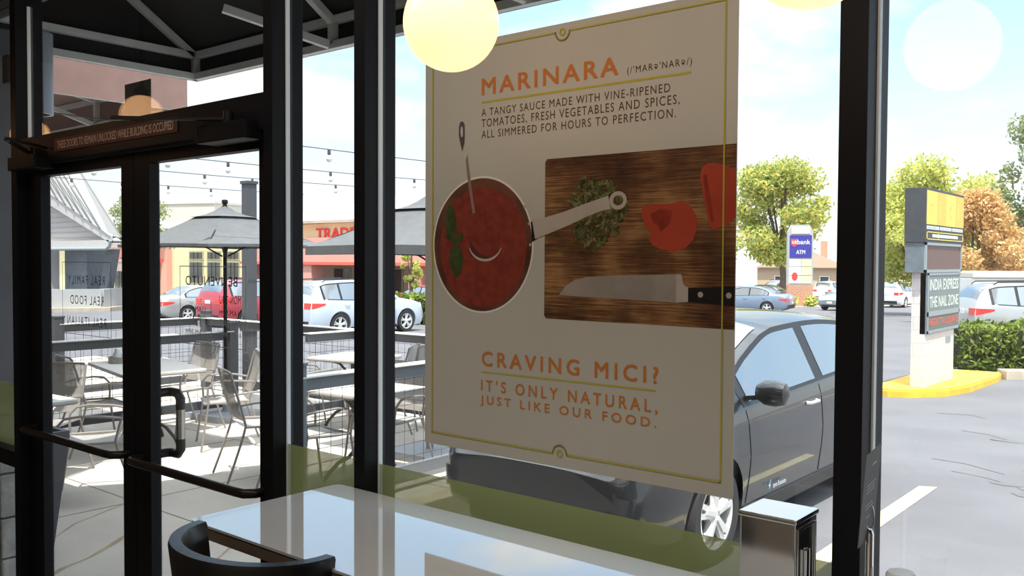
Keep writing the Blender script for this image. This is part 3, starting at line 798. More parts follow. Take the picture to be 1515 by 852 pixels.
MB().lathe([(.075, 0), (.092, 0), (.092, .42), (0, .42)], n=28).lathe([(0, .08), (.075, .08), (.075, 0)], n=28).build('sconce_shell', mat('sconce_grey', (0.27, 0.31, 0.36), 0.4, metal=0.3), sc, smooth=True)
MB().box((-.03, -.14, .14), (.03, -.06, .28)).build('sconce_bracket', M['frame'], sc)
# stone-faced pier and planter beside the doors
pr = MB().box((-6.6, 0.14, 0.0), (-5.30, 0.30, 3.0))
struct(pr.build('pillar', mat('pier_grey', (0.16, 0.17, 0.19), 0.8, noise=(5, 0.2))))
st_ = MB()
z = 0.0
while z < 0.95:
    h = random.uniform(.12, .26); st_.box((-5.30, 0.16, z), (-5.12 - random.uniform(0, .03), 0.34, min(z + h - .008, .95)), .01); z += h
struct(st_.build('pillar_stone', mat('pale_stone', (0.48, 0.46, 0.42), 0.9, noise=(9, 0.3), bump=(30, .5))))
pl = empty('planter', (-5.62, 0.50, 0), 0, 'tall tapered dark planter outside the left-hand door', 'planter')
def taper(m, hx0, hx1, z0, z1):
    m.grid([[(sx*h, sy*h, zz) for sx, sy in ((-1,-1),(1,-1),(1,1),(-1,1),(-1,-1))] for h, zz in ((hx0, z0), (hx1, z1))])
pm = MB(); taper(pm, .10, .17, 0, .69); taper(pm, .17, .17, .69, .72); taper(pm, .17, .14, .72, .72); taper(pm, .14, .13, .72, .64)
pm.poly([(-.13, -.13, .655), (.13, -.13, .655), (.13, .13, .655), (-.13, .13, .655)]); pm.poly([(-.10, -.10, .001), (.10, -.10, .001), (.10, .10, .001), (-.10, .10, .001)])
pm.build('planter_box', mat('slate_planter', (0.075, 0.08, 0.095), 0.5), pl)

# ---------------------------------------------------------------- patio fences
def fence(label, pts, posts, zt=0.955, mesh=True, top='fence', cell=0.10):
    o = empty('patio_fence', (pts[0][0], pts[0][1], 0), 0, label, 'fence', 'fences around the patio')
    ox, oy = pts[0]
    P = [(x - ox, y - oy) for x, y in pts]
    a, b = Vector((*P[0], 0)), Vector((*P[1], 0))
    d = (b - a); L = d.length; d.normalize()
    MB().bar((*P[0], zt - .045), (*P[1], zt - .045), .05, .09).build('top_rail', M[top], o)
    MB().bar((*P[0], .15), (*P[1], .15), .05, .09).build('bottom_rail', M[top], o)
    cap = MB().bar((*P[0], zt + .004), (*P[1], zt + .004), .115, .010).build('rail_cap', M['rail_cap'], o)
    for q in posts:
        c = a + d*(L*q)
        p = MB().box((c.x - .055, c.y - .055, 0), (c.x + .055, c.y + .055, zt + .085), .004).build('post', M[top], o)
        MB().box((c.x - .062, c.y - .062, zt + .085), (c.x + .062, c.y + .062, zt + .105), .004).build('post_cap', M[top], p)
    if mesh:
        w = MB(); n = int(L/cell)
        for i in range(1, n):
            c = a + d*(L*i/n); w.tube([(c.x, c.y, .19), (c.x, c.y, zt - .09)], .0022, 4, cap=False)
        z = .25
        while z < zt - .1:
            w.tube([(P[0][0], P[0][1], z), (P[1][0], P[1][1], z)], .0022, 4, cap=False); z += cell
        w.build('wire_mesh', M['wire'], o)
    return o
M['rail_cap'] = mat('rail_cap', (0.80, 0.80, 0.76), 0.5)
fence('dark patio fence on the left, passing behind the first patio table', [(-8.92, 1.50), (-8.84, 3.98)], (0.0, 1.0), zt=.94)
fence('short dark fence joining the corner post to the far patio fence', [(-8.40, 4.14), (-7.9, 4.2)], ())
fence('dark fence stretch below the pale blue wagon, running outward', [(-7.80, 4.22), (-7.80, 4.92)], ())
fence('long dark far fence along the parking lot edge', [(-11.0, 4.92), (-5.05, 4.98)], (0.02, 0.33))
fence('dark fence at the far left end of the patio', [(-11.05, 3.05), (-11.0, 4.85)], (0.0,))
fence('grey fence beside the black hatchback, closing the right end of the patio', [(-4.93, 1.92), (-5.0, 4.9)], (0.0,), top='fence_top')

# ---------------------------------------------------------------- patio tables and chairs
def patio_table(lx, ly, name='patio_table'):
    o = empty(name)
    MB().prism([(x, y, .722) for x, y in rrect(lx/2, ly/2, .05)], (0, 0, .020)).build('tabletop', M['table_mesh'], o)
    MB().tube([(x, y, .722) for x, y in rrect(lx/2 - .004, ly/2 - .004, .05)], .012, 8, closed=True).build('table_rim', M['patio_metal'], o, smooth=True)
    MB().lathe([(0, .10), (.05, .10), (.055, .16), (.03, .22), (.028, .50), (.045, .60), (.05, .70), (0, .70)], n=16).build('column', M['iron'], o, smooth=True)
    for k in range(4):
        a = PI/4 + k*PI/2; c, s = math.cos(a), math.sin(a)
        MB().tube([(c*.04, s*.04, .30), (c*.12, s*.12, .20), (c*.20, s*.20, .16), (c*.28, s*.28, .07), (c*.31, s*.31, .012)], .016, 8).build('leg', M['iron'], o, smooth=True)
        MB().tube([(c*.04, s*.04, .46), (c*.08, s*.08, .58), (c*.16, s*.16, .67), (c*.28, s*.28, .71)], .013, 8).build('bracket', M['iron'], o, smooth=True)
    return o
T1 = patio_table(1.25, .74); tag(T1, cat='patio table')
place(T1, (-8.06, 2.55, 0), math.radians(-12), 'pale patio table with a condiment tub on top, behind the doors', 'patio tables')
T2 = patio_table(.72, .72); tag(T2, cat='patio table')
TG = 'patio tables'
place(T2, (-6.80, .82, 0), math.radians(3), 'nearest patio table, only its corner showing at the left door', TG)
place(copy_tree(T2), (-5.38, 2.92, 0), math.radians(4), 'patio table just behind the grey right-hand fence', TG)
place(copy_tree(T2), (-7.25, 4.42, 0), math.radians(12), 'farthest pale patio table below the blue wagon', TG)

def patio_chair():
    o = empty('patio_chair')      # faces +y
    r = .0095
    for s in (-1, 1):
        x = s*.235
        MB().tube([(s*.215, -.275, .865), (s*.22, -.235, .72), (s*.225, -.19, .56), (s*.23, -.165, .455), (s*.235, -.19, .36), (s*.245, -.26, .16), (s*.25, -.315, .008)], r, 8).build('rear_leg', M['patio_metal'], o, smooth=True)
        MB().tube([(s*.225, -.205, .615), (s*.265, -.10, .635), (s*.275, .06, .645), (s*.275, .16, .63), (s*.268, .205, .58), (s*.25, .205, .50), (s*.245, .20, .43), (s*.25, .235, .20), (s*.255, .265, .008)], r, 8).build('arm', M['patio_metal'], o, smooth=True)
    MB().tube([(-.215, -.275, .865), (-.19, -.285, .880), (.19, -.285, .880), (.215, -.275, .865)], r, 8).build('top_rail', M['patio_metal'], o, smooth=True)
    MB().tube([(-.23, -.165, .445), (-.235, .19, .435), (-.20, .225, .425), (.20, .225, .425), (.235, .19, .435), (.23, -.165, .445)], r, 8).build('seat_rail', M['patio_metal'], o, smooth=True)
    rows = []
    for i in range(9):
        t = i/8
        z = .49 + (.87 - .49)*t; y = -.175 - .10*t - .02*math.sin(PI*t)
        rows.append([(-.222 + .444*j/8, y - .018*math.sin(PI*j/8), z) for j in range(9)])
    MB().grid(rows).build('backrest', M['sling'], o, smooth=True)
    rows = []
    for i in range(9):
        t = i/8
        rows.append([(-.232 + .464*j/8, -.165 + .385*t, .443 - .012*math.sin(PI*t) - .010*math.sin(PI*j/8) - .012*t) for j in range(9)])
    MB().grid(rows).build('seat', mat('seat_steel', (0.45, 0.43, 0.41), 0.45, metal=0.15), o, smooth=True)
    return o
def face(dx, dy): return math.atan2(-dx, dy)
chairs = [(-6.17, 2.50, (.35, .94), 'patio chair alone on the concrete, seen through the right-hand door'),
          (-8.10, 2.10, (.12, 1), 'patio chair pushed under the near side of the table with the condiment tub'),
          (-8.55, 1.60, (.3, .95), 'patio chair at the left edge of the left door glass'),
          (-8.40, 3.14, (.05, -1), 'patio chair on the far side of the table, its back against the fence'),
          (-7.42, 3.02, (-.45, -.9), 'patio chair at the right end of the table, angled to the fence'),
          (-6.50, 1.32, (-.55, -.85), 'patio chair beside the nearest table, its long leg showing below the push bar'),
          (-7.48, 1.35, (.5, -.86), 'patio chair by the nearest table with its arm rail crossing the left door'),
          (-7.42, 4.02, (.2, 1), 'patio chair at the near side of the farthest table'),
          (-6.85, 4.52, (-.8, -.5), 'patio chair backing onto the far fence left of the poster'),
          (-5.52, 2.50, (.1, 1), 'patio chair at the near side of the table behind the grey fence'),
          (-5.52, 3.30, (.10, -1), 'patio chair behind the grey fence on the far side of its table'),
          (-6.22, 4.42, (.3, -.95), 'patio chair by the far fence, between the parasol base and the long fence'),
          (-7.95, 4.55, (-.8, -.4), 'patio chair close to the left side of the farthest table')]
c0 = patio_chair(); tag(c0, cat='patio chair')
chairs = chairs[:12]
for i, (x, y, f, lb) in enumerate(chairs):
    o = c0 if i == 0 else copy_tree(c0)
    place(o, (x, y, 0), face(*f), lb, 'metal patio chairs')

# things on the first patio table
ct = empty('condiment_tub', (-8.46, 2.52, .742), 0, 'round tub of white shakers on the patio table', 'condiment tub')
MB().lathe([(0, 0), (.115, 0), (.12, .01), (.12, .06), (.112, .06), (.11, .015), (0, .015)], n=28).build('tub', mat('tub_metal', (0.42, 0.40, 0.36), 0.4, metal=.4), ct, smooth=True)
for k in range(4):
    a = k*PI/2 + .4
    sh = tag(MB().lathe([(0, .762), (.036, .762), (.036, .825), (.022, .85), (.024, .862), (.018, .88), (0, .882)], (-8.46 + .055*math.cos(a), 2.52 + .055*math.sin(a), 0), 16).build('table_shaker', M['white'], None, smooth=True),
        'small white shaker standing in the round tub on the patio table', 'shaker', 'shakers in the condiment tub')
tag(MB().box((-8.10, 2.53, .742), (-7.98, 2.63, .865), .004).build('menu_box', mat('menu_black', (0.03, 0.03, 0.03), .6)), 'small black menu box on the patio table', 'menu holder')

# ---------------------------------------------------------------- parasols, lamp pole, string lights
def parasol(loc, half, zr, za, m, label, rz=0.0, base=True, val=.03, zg=0.0, group='patio parasols'):
    o = empty('parasol', (loc[0], loc[1], zg), rz, label, 'parasol', group)
    zr -= zg; za -= zg
    def cone(h0, z0, h1, z1, n=8):
        R = []
        for k in range(n + 1):
            t = k/n; h = h0 + (h1 - h0)*t; z = z0 + (z1 - z0)*t - .03*math.sin(PI*t)
            row = []
            for e in range(4):
                ax, ay = [(-1,-1),(1,-1),(1,1),(-1,1)][e]; bx, by = [(1,-1),(1,1),(-1,1),(-1,-1)][e]
                for j in range(6):
                    q = j/6; sag = .035*h*math.sin(PI*q)
                    row.append(((ax + (bx - ax)*q)*h*(1 - .02*math.sin(PI*q)), (ay + (by - ay)*q)*h*(1 - .02*math.sin(PI*q)), z + sag*.4))
            row.append(row[0]); R.append(row)
        return R
    zm = zr + (za - zr)*.70
    cv = MB().grid(cone(half, zr, half*.26, zm + .02))
    cv.grid([[(x, y, z - val) for x, y, z in cone(half, zr, half, zr, 1)[0]], cone(half, zr, half, zr, 1)[0]])
    cv.build('canopy', m, o)
    zv = zr + (zm + .02 - zr)*.892 + .022
    MB().grid(cone(half*.34, zv, .02, za, 4)).build('vent_flap', m, o)
    MB().tube([(0, 0, .03), (0, 0, za - .02)], .021, 10).build('pole', M['frame'], o, smooth=True)
    MB().lathe([(0, 0), (.03, 0), (.02, .03), (.035, .05), (.03, .08), (0, .085)], (0, 0, za - .01), 14).build('finial', M['frame'], o, smooth=True)
    for sx, sy in ((-1,-1),(1,-1),(1,1),(-1,1)):
        MB().bar((0, 0, za - .06), (sx*half*.97, sy*half*.97, zr - .012), .016, .02).build('rib', M['frame'], o)
        MB().bar((sx*.02, sy*.02, zr - .12), (sx*half*.5, sy*half*.5, zr + (za - zr)*.44), .012, .016).build('strut', M['frame'], o)
    if base:
        MB().prism([(x, y, 0) for x, y in rrect(.30, .30, .10)], (0, 0, .07)).lathe([(0.034, .07), (.034, .30), (.023, .30)], n=14).build('base', mat('parasol_base', (0.33, 0.35, 0.38), 0.6), o)
    return o
parasol((-8.74, 3.84), 0.79, 1.90, 2.33, M['umbrella'], 'dark grey square parasol seen through the right-hand door', math.radians(4))
parasol((-5.66, 3.93), 0.77, 1.865, 2.33, M['umbrella'], 'dark grey square parasol next to the left edge of the poster', math.radians(2), val=.075)
lp = empty('lamp_pole', (-10.26, 5.18, 0), 0, 'square dark grey pole rising behind the parasol top in the right door', 'pole')
MB().box((-.07, -.07, 0), (.07, .07, 2.74), .004).build('pole_shaft', M['fence'], lp)
MB().box((-.085, -.085, 2.74), (.085, .085, 2.78), .004).box((-.088, -.088, .80), (.088, .088, .84)).build('pole_collar', M['fence'], lp)
bulb_m = mat('clear_bulb', (0.75, 0.75, 0.72), 0.05, coat=1.0)
def string(x0, y0, z0, x1, y1, z1, sag, n, label):
    o = empty('string_lights', (x0, y0, z0), 0, label, 'string lights', 'strings of bulbs over the patio')
    P = lambda t: ((x1-x0)*t, (y1-y0)*t, (z1-z0)*t - sag*4*t*(1-t))
    MB().tube([P(i/30) for i in range(31)], .0055, 5).build('cord', M['fence'], o)
    for k in range(n):
        p = P((k + .5)/n)
        b = MB().lathe([(0, 0), (.018, -.005), (.02, -.05), (.012, -.06)], p, 10).build('bulb_socket', M['fence'], o)
        MB().lathe([(.012, -.06), (.032, -.09), (.034, -.11), (.022, -.135), (0, -.142)], p, 10).build('bulb', bulb_m, b, smooth=True)
string(-7.85, 0.17, 3.0, -7.9, 9.0, 3.0, .04, 11, 'string of bulbs nearest the shop doors, high in the window left of the poster')
string(-9.8, 0.17, 3.0, -9.85, 9.0, 3.0, .05, 11, 'second string of bulbs, along the top edge of the right door glass')
string(-11.6, 0.17, 3.02, -11.7, 9.0, 3.0, .05, 11, 'third string of bulbs, in the upper part of the right door glass')
string(-14.0, 0.17, 3.05, -14.1, 9.0, 3.0, .05, 11, 'lowest and farthest string of bulbs, just above the parasol top')

# ---------------------------------------------------------------- cars
def lerp_list(pts, x):
    if x <= pts[0][0]: return pts[0][1]
    for (xa, ya), (xb, yb) in zip(pts, pts[1:]):
        if x <= xb:
            t = (x - xa)/(xb - xa)
            return ya + (yb - ya)*t
    return pts[-1][1]
def smooth_list(pts, x):
    """monotone-ish cubic through points"""
    if x <= pts[0][0]: return pts[0][1]
    if x >= pts[-1][0]: return pts[-1][1]
    n = len(pts)
    for i in range(n-1):
        if x <= pts[i+1][0]:
            break
    def sl(j):
        if j <= 0 or j >= n-1: 
            j0 = max(j-1, 0); j1 = min(j+1, n-1)
            return (pts[j1][1]-pts[j0][1])/(pts[j1][0]-pts[j0][0])*.5
        a = (pts[j][1]-pts[j-1][1])/(pts[j][0]-pts[j-1][0]); b = (pts[j+1][1]-pts[j][1])/(pts[j+1][0]-pts[j][0])
        return 0 if a*b <= 0 else 2*a*b/(a+b)
    x0, y0 = pts[i]; x1, y1 = pts[i+1]; h = x1-x0; t = (x-x0)/h
    m0, m1 = sl(i)*h, sl(i+1)*h
    return (2*t**3-3*t*t+1)*y0 + (t**3-2*t*t+t)*m0 + (-2*t**3+3*t*t)*y1 + (t**3-t*t)*m1

CARS = {
 'hatch': dict(L0=-3.42, L1=.83, W=.885, wb=2.70, r=.315,
    top=[(-3.42, .95), (-3.37, 1.12), (-3.15, 1.36), (-2.8, 1.45), (-2.0, 1.50), (-1.3, 1.48), (-.75, 1.34), (-.05, 1.05), (.35, .95), (.65, .82), (.83, .66)],
    belt=[(-3.42, .92), (-3.15, 1.06), (-2.5, 1.02), (-1.0, .96), (-.2, .93), (.3, .86), (.65, .74), (.83, .60)],
    ws=(-.10, -1.15), rw=(-3.36, -2.95), sw=[(-2.98, -2.72), (-2.66, -1.82), (-1.66, -.50)]),
 'suv': dict(L0=-3.75, L1=.92, W=.92, wb=2.75, r=.36,
    top=[(-3.75, .98), (-3.68, 1.22), (-3.45, 1.58), (-3.1, 1.68), (-2.0, 1.72), (-1.2, 1.68), (-.75, 1.50), (-.15, 1.16), (.35, 1.07), (.75, .95), (.92, .75)],
    belt=[(-3.75, .95), (-3.4, 1.14), (-2.5, 1.10), (-1.0, 1.06), (-.2, 1.03), (.35, .97), (.75, .85), (.92, .68)],
    ws=(-.18, -1.10), rw=(-3.64, -3.28), sw=[(-3.30, -2.72), (-2.64, -1.78), (-1.70, -.72)]),
 'sedan': dict(L0=-3.72, L1=.88, W=.885, wb=2.70, r=.32,
    top=[(-3.72, .80), (-3.66, .98), (-3.4, 1.06), (-3.0, 1.10), (-2.55, 1.32), (-2.0, 1.44), (-1.4, 1.45), (-.95, 1.34), (-.25, 1.03), (.3, .93), (.7, .80), (.88, .62)],
    belt=[(-3.72, .76), (-3.4, .97), (-2.8, .97), (-1.0, .91), (-.25, .89), (.3, .82), (.7, .72), (.88, .56)],
    ws=(-.30, -1.15), rw=(-2.98, -2.30), sw=[(-2.72, -1.78), (-1.70, -.66)]),
}
def car(spec, paint, label, loc, heading, cat='car', fancy=False, group=None, names=('car',)):
    """local x points out of the bonnet, origin under the front axle on the ground"""
    s = CARS[spec]
    o = empty(names[0], loc, heading, label, cat, group)
    W, r, wb = s['W'], s['r'], s['wb']
    L0, L1 = s['L0'], s['L1']
    def hw(x):      # half width in plan
        u = (x - L0)/(L1 - L0)
        e0 = min(1, (x - L0)/.55); e1 = min(1, (L1 - x)/.75)
        return W*(0.80 + .20*math.sqrt(max(0, 1 - (1 - e0)**2)))*(0.74 + .26*math.sqrt(max(0, 1 - (1 - e1)**2)))
    def top(x): return smooth_list(s['top'], x)
    def belt(x): return min(smooth_list(s['belt'], x), top(x) - .035)
    def wr(x):
        return hw(x)*(0.93 - .22*min(1, max(0, (top(x) - belt(x))/.52)))
    def drop(x): return min(.075, .55*(top(x) - belt(x)))
    def roof(x, t): return top(x) - drop(x)*abs(t)**3
    def yside(x, z):
        b = belt(x); e = top(x) - drop(x)
        return hw(x)*.955 + (wr(x) - hw(x)*.955)*max(0, min(1, (z - b)/max(e - b, .01)))
    N = 64; rows = []
    for i in range(N + 1):
        x = L0 + (L1 - L0)*(.5 - .5*math.cos(PI*i/N))
        w, b = hw(x), belt(x)
        u = min(1, min(x - L0, L1 - x)/.35)
        zb = .20 + .16*(1 - u)**2
        mid = zb + (b - zb)*.45
        half = [(0, zb), (w*.80, zb), (w*.935, zb + .03), (w*.965, zb + .09), (w*.99, mid - .05), (w*1.0, mid + .08), (w*.985, b - .10), (w*.965, b - .03), (w*.955, b)]
        e = top(x) - drop(x)
        for t in (.5, 1): half.append((yside(x, b + (e - b)*t), b + (e - b)*t))
        for t in (.93, .8, .55, .28, 0): half.append((wr(x)*t, roof(x, t)))
        ring = [(x, -y, z) for y, z in half] + [(x, y, z) for y, z in half[-2:0:-1]]
        ring.append(ring[0]); rows.append(ring)
    bm_ = MB().grid(rows); bm_.poly(rows[0][:-1]); bm_.poly(rows[-1][:-1])
    bmesh.ops.remove_doubles(bm_.bm, verts=bm_.bm.verts[:], dist=.0004)
    body = bm_.build('body', paint, o, smooth=True)
    # wheel wells cut out of the body
    cut = MB()
    for x in (0, -wb):
        for sy in (-1, 1):
            cut.lathe([(0, sy*(W - .27)), (r + .055, sy*(W - .27)), (r + .055, sy*(W + .1)), (0, sy*(W + .1))], (x, 0, r + .005), 36, 'Y')
    cutter = cut.build('cutter', M['car_trim'])
    md = body.modifiers.new('wells', 'BOOLEAN'); md.object = cutter; md.operation = 'DIFFERENCE'; md.solver = 'EXACT'
    cutter.parent = o; 
    bpy.context.view_layer.update()
    me = bpy.data.meshes.new_from_object(body.evaluated_get(bpy.context.evaluated_depsgraph_get()))
    body.modifiers.clear(); body.data = me
    bpy.data.objects.remove(cutter)
    # glass
    def side_window(xa, xb, sy, name='side_window', m=M['car_glass'], off=.006, z_lo=.025, z_hi=.05):
        R = []
        for i in range(13):
            x = xa + (xb - xa)*i/12
            b, e = belt(x) + z_lo, top(x) - drop(x) - z_hi + .02
            e = max(e, b + .01)
            R.append([(x, sy*(yside(x, b + (e - b)*j/5) + off), b + (e - b)*j/5) for j in range(6)])
        return MB().grid(R).build(name, m, o, smooth=True)
    for sy in (-1, 1):
        side_window(s['sw'][0][0] - .07, s['sw'][-1][1] + .10, sy, 'window_surround', M['car_trim'], .003, .0, .012)
        for xa, xb in s['sw']: side_window(xa, xb, sy)
    for nm, (xa, xb) in (('windscreen', s['ws']), ('rear_window', s['rw'])):
        R = []
        for i in range(11):
            x = xa + (xb - xa)*i/10
            R.append([(x, wr(x)*t*.9, roof(x, t*.9) + .007) for t in [-1 + .125*j for j in range(17)]])
        MB().grid(R).build(nm, M['car_glass'], o, smooth=True)
    # lamps, plate, bumper strip, sills
    for sy in (-1, 1):
        z = belt(L1 - .30) - .06
        MB().lathe([(0, -.10), (.07, -.09), (.105, 0), (.07, .09), (0, .10)], (L1 - .24, sy*hw(L1 - .24)*.86, z), 14).build('headlamp', M['lamp_lens'], o, smooth=True)
        zt = belt(L0 + .12) - (.06 if spec != 'sedan' else .10)
        q = MB()
        R = []
        for i in range(7):
            x = L0 + .02 + .42*i/6
            hgt = .09*(1 - .75*i/6)
            R.append([(x, sy*(hw(x)*.985 + .008), zt - hgt + 2*hgt*j/3 + .05*i/6) for j in range(4)])
        q.grid(R).box((L0 - .008, min(sy*hw(L0)*.60, sy*hw(L0)*1.0), zt - .09), (L0 + .03, max(sy*hw(L0)*.60, sy*hw(L0)*1.0), zt + .09), .004)
        q.build('tail_lamp', M['red_lens'], o)
        MB().box((-wb + r + .07, min(sy*(W*.90), sy*(W*.975)), .185), (-r - .07, max(sy*(W*.90), sy*(W*.975)), .285), .01).build('sill', M['car_trim'], o)
        mm = MB()
        xm = s['sw'][-1][1] + .03
        zc = belt(xm) + .10
        mm.lathe([(0, -.12), (.05, -.105), (.082, -.05), (.088, .02), (.07, .09), (0, .115)], (xm, sy*(W + .13), zc), 18, 'Y')
        for v in mm.bm.verts: v.co.x = xm + (v.co.x - xm)*.85
        mm.bar((xm, sy*(W*.93), zc - .05), (xm, sy*(W + .06), zc - .03), .05, .03)
        mm.build('mirror', paint, o, smooth=True)
        hd_ = MB()
        for xa, xb in s['sw'][-2:]:
            x = xa + .06
            zz = belt(x) - .13
            hd_.tube([(x, sy*(hw(x)*.985), zz), (x + .02, sy*(hw(x)*.985 + .03), zz), (x + .17, sy*(hw(x)*.985 + .03), zz), (x + .19, sy*(hw(x)*.985), zz)], .014, 8)
        hd_.build('door_handle', M['rim'] if fancy else paint, o, smooth=True)
    MB().box((L0 - .012, -.16, .80 if spec != 'suv' else .88), (L0 + .03, .16, .92 if spec != 'suv' else 1.0), .003).build('number_plate', M['plate'], o)
    if not fancy: MB().box((L1 - .02, -.16, .42), (L1 + .012, .16, .54), .003).build('number_plate', M['plate'], o)
    MB().box((L0 - .01, -W*.70, .30), (L0 + .06, W*.70, .50), .02).box((L1 - .10, -W*.55, .24), (L1 - .005, W*.55, .38), .02).build('bumper', M['car_trim'], o)
    if spec == 'suv':
        for sy in (-1, 1):
            MB().tube([(-3.2, sy*.60, top(-3.2) - .01), (-3.1, sy*.60, top(-3.1) + .045), (-1.5, sy*.60, top(-1.5) + .045), (-1.4, sy*.60, top(-1.4) - .01)], .018, 8).build('roof_rail', M['car_trim'], o, smooth=True)
    # wheels
    rr = r*.69
    for x in (0, -wb):
        for sy in (-1, 1):
            yo, yi = sy*(W - .015), sy*(W - .23)
            wv = MB().lathe([(rr, yi), (r - .02, yi), (r, yi + sy*.03), (r, yo - sy*.03), (r - .02, yo), (rr + .01, yo), (rr, yo - sy*.02), (rr, yi)], (x, 0, r), 40, 'Y').build('wheel', M['tyre'], o, smooth=True)
            rm = MB().lathe([(rr, yo - sy*.005), (rr - .022, yo - sy*.012), (rr - .03, yo - sy*.06), (rr - .02, yo - sy*.14)], (x, 0, r), 40, 'Y')
            for k in range(5):
                a = 2*PI*k/5 + .3
                for da in (-.16, .16):
                    p0 = (x + .045*math.cos(a + da*1.6), yo - sy*.03, r + .045*math.sin(a + da*1.6)); p1 = (x + (rr - .015)*math.cos(a + da), yo - sy*.02, r + (rr - .015)*math.sin(a + da))
                    rm.bar(p0, p1, .030, .035)
                p0 = (x + .03*math.cos(a), yo - sy*.032, r + .03*math.sin(a)); p1 = (x + rr*.70*math.cos(a), yo - sy*.026, r + rr*.70*math.sin(a))
                rm.bar(p0, p1, .062, .03)
            rm.lathe([(0, yo - sy*.008), (.03, yo - sy*.010), (.072, yo - sy*.022), (.075, yo - sy*.06)], (x, 0, r), 20, 'Y')
            rm.build('rim', M['rim'], wv, smooth=True)
            MB().lathe([(0, yo - sy*.13), (rr - .02, yo - sy*.13)], (x, 0, r), 30, 'Y').build('brake_disc', M['car_trim'], wv)
    if fancy:
        sy = 1
        sm = MB()
        for xd in (-.42, -1.70):          # door shut lines
            pts = []
            for k in range(14):
                z = .30 + (belt(xd) - .02 - .30)*k/13
                b = belt(xd); zb = .2; mid = zb + (b - zb)*.45
                prof = [(zb + .09, .965), (mid - .05, .99), (mid + .08, 1.0), (b - .10, .985), (b, .955)]
                pts.append((xd - .02*math.sin(PI*k/13), sy*(hw(xd)*lerp_list(prof, z) + .001), z))
            sm.tube(pts, .0035, 5)
        sm.build('door_seam', M['car_trim'], o)
    return o, dict(hw=hw, belt=belt, top=top)
def paint(name, c, metal=0.35, rough=0.3): return mat(name, c, rough, metal=metal, coat=1.0)
P_black = paint('black_paint', (0.011, 0.012, 0.015), 0.2)
P_black.node_tree.nodes['Principled BSDF'].inputs['Coat IOR'].default_value = 1.5
P_red = paint('cherry_paint', (0.50, 0.055, 0.075))
P_silver = paint('silver_paint', (0.52, 0.52, 0.51), .5)
P_pale = paint('ice_blue_paint', (0.62, 0.70, 0.80), .3)
P_blue = paint('steel_blue_paint', (0.24, 0.31, 0.42), .4)
P_grey = paint('grey_paint', (0.30, 0.34, 0.38), .4)
P_white = paint('white_car_paint', (0.75, 0.77, 0.80), 0.0)
P_dark = paint('dark_paint', (0.05, 0.055, 0.065), .3)
H_IN, H_OUT, H_L = -PI/2, PI/2, PI       # facing the shop, away from it, leftward
lf, fn = car('hatch', P_black, 'shiny black electric hatchback parked nose-in outside the window', (-3.43, 3.36, -.15), H_IN, fancy=True)
# small lettering low on the front door
bw = fn['hw'](-.75)
lettering('zero Emission', mat('badge_white', (0.75, 0.80, 0.85), .4), lf, (-.80, bw*.992 + .006, .335), (-1, 0, 0), Z, .22, .035, .01, 1.0, name='door_lettering')
MB().prism([(-.735, bw*.992 + .006, .335), (-.76, bw*.992 + .006, .365), (-.745, bw*.992 + .006, .365), (-.765, bw*.992 + .006, .40), (-.725, bw*.992 + .006, .360), (-.742, bw*.992 + .006, .360)], (0, .001, 0)).build('badge_icon', mat('badge_blue', (0.25, 0.6, 0.85), .4), lf)
def park(spec, p, label, x, y, h, **k): return car(spec, p, label, (x, y, gz(x, y) + (k.pop('dz', 0))), h, **k)
park('suv', P_pale, 'pale ice blue wagon with white wheels parked beyond the patio', -22.2, 18.6, H_OUT)
park('suv', P_red, 'cherry red crossover seen from behind through the right door', -27.9, 19.2, H_OUT)
park('sedan', P_silver, 'silver sedan left of the red crossover, seen from behind', -33.5, 20.2, H_OUT)
park('sedan', P_blue, 'steel blue sedan crossing the lot right of the poster', -22.4, 43.4, H_L + .1)
park('sedan', P_grey, 'grey car facing the camera beside the right black post', -18.6, 50.2, H_IN - .15)
park('sedan', P_dark, 'dark car behind the brick base of the bank sign', -28.4, 58.5, H_L)
park('suv', P_red, 'red crossover parked far off, left of the bank sign', -32.2, 72, H_IN)
park('sedan', P_blue, 'distant blue car behind the steel blue sedan, beside the poster edge', -34.6, 62, H_L)
park('suv', P_white, 'distant white crossover right of the bank sign', -27.0, 74.0, H_OUT)
park('suv', P_white, 'white crossover seen from behind, between the black post and the pylon sign', -18.3, 62.0, H_OUT)
park('suv', P_silver, 'large silver grey crossover behind the hedge at the right edge', -3.1, 26.7, math.radians(38))
park('sedan', P_red, 'small red car glimpsed left of the poster beyond the bushes', -31.8, 28.6, H_L, )

# ---------------------------------------------------------------- pylon sign by the lot
sg = empty('pylon_sign', (-4.0, 13.5, gz(-4, 13.5)), 0, 'tall pylon sign with yellow panel, reader board and white block base', 'sign')
ox, oy, oz = sg.location
def sb(a, b, name, m, par=None, bev=0.0):
    return MB().box((a[0]-ox, a[1]-oy, a[2]-oz), (b[0]-ox, b[1]-oy, b[2]-oz), bev).build(name, m, par or sg)
M['sign_dark'] = mat('sign_charcoal', (0.06, 0.065, 0.075), 0.6, noise=(14, .25))
M['sign_grey'] = mat('sign_grey', (0.30, 0.34, 0.36), 0.5)
M['sign_steel'] = mat('sign_slate', (0.17, 0.20, 0.23), 0.5, noise=(9, .25))
M['sign_y1'] = mat('sign_yellow', (0.90, 0.70, 0.08), 0.4)
M['sign_y2'] = mat('sign_gold', (0.80, 0.48, 0.05), 0.4)
M['sign_white'] = mat('sign_white', (0.75, 0.78, 0.78), 0.5)
sb((-4.05, 12.72, -.30), (-3.85, 14.42, 1.62), 'block_pillar', M['cmu'])
sb((-4.14, 12.60, 2.06), (-3.83, 14.84, 2.885), 'cabinet', M['sign_dark'], bev=.006)
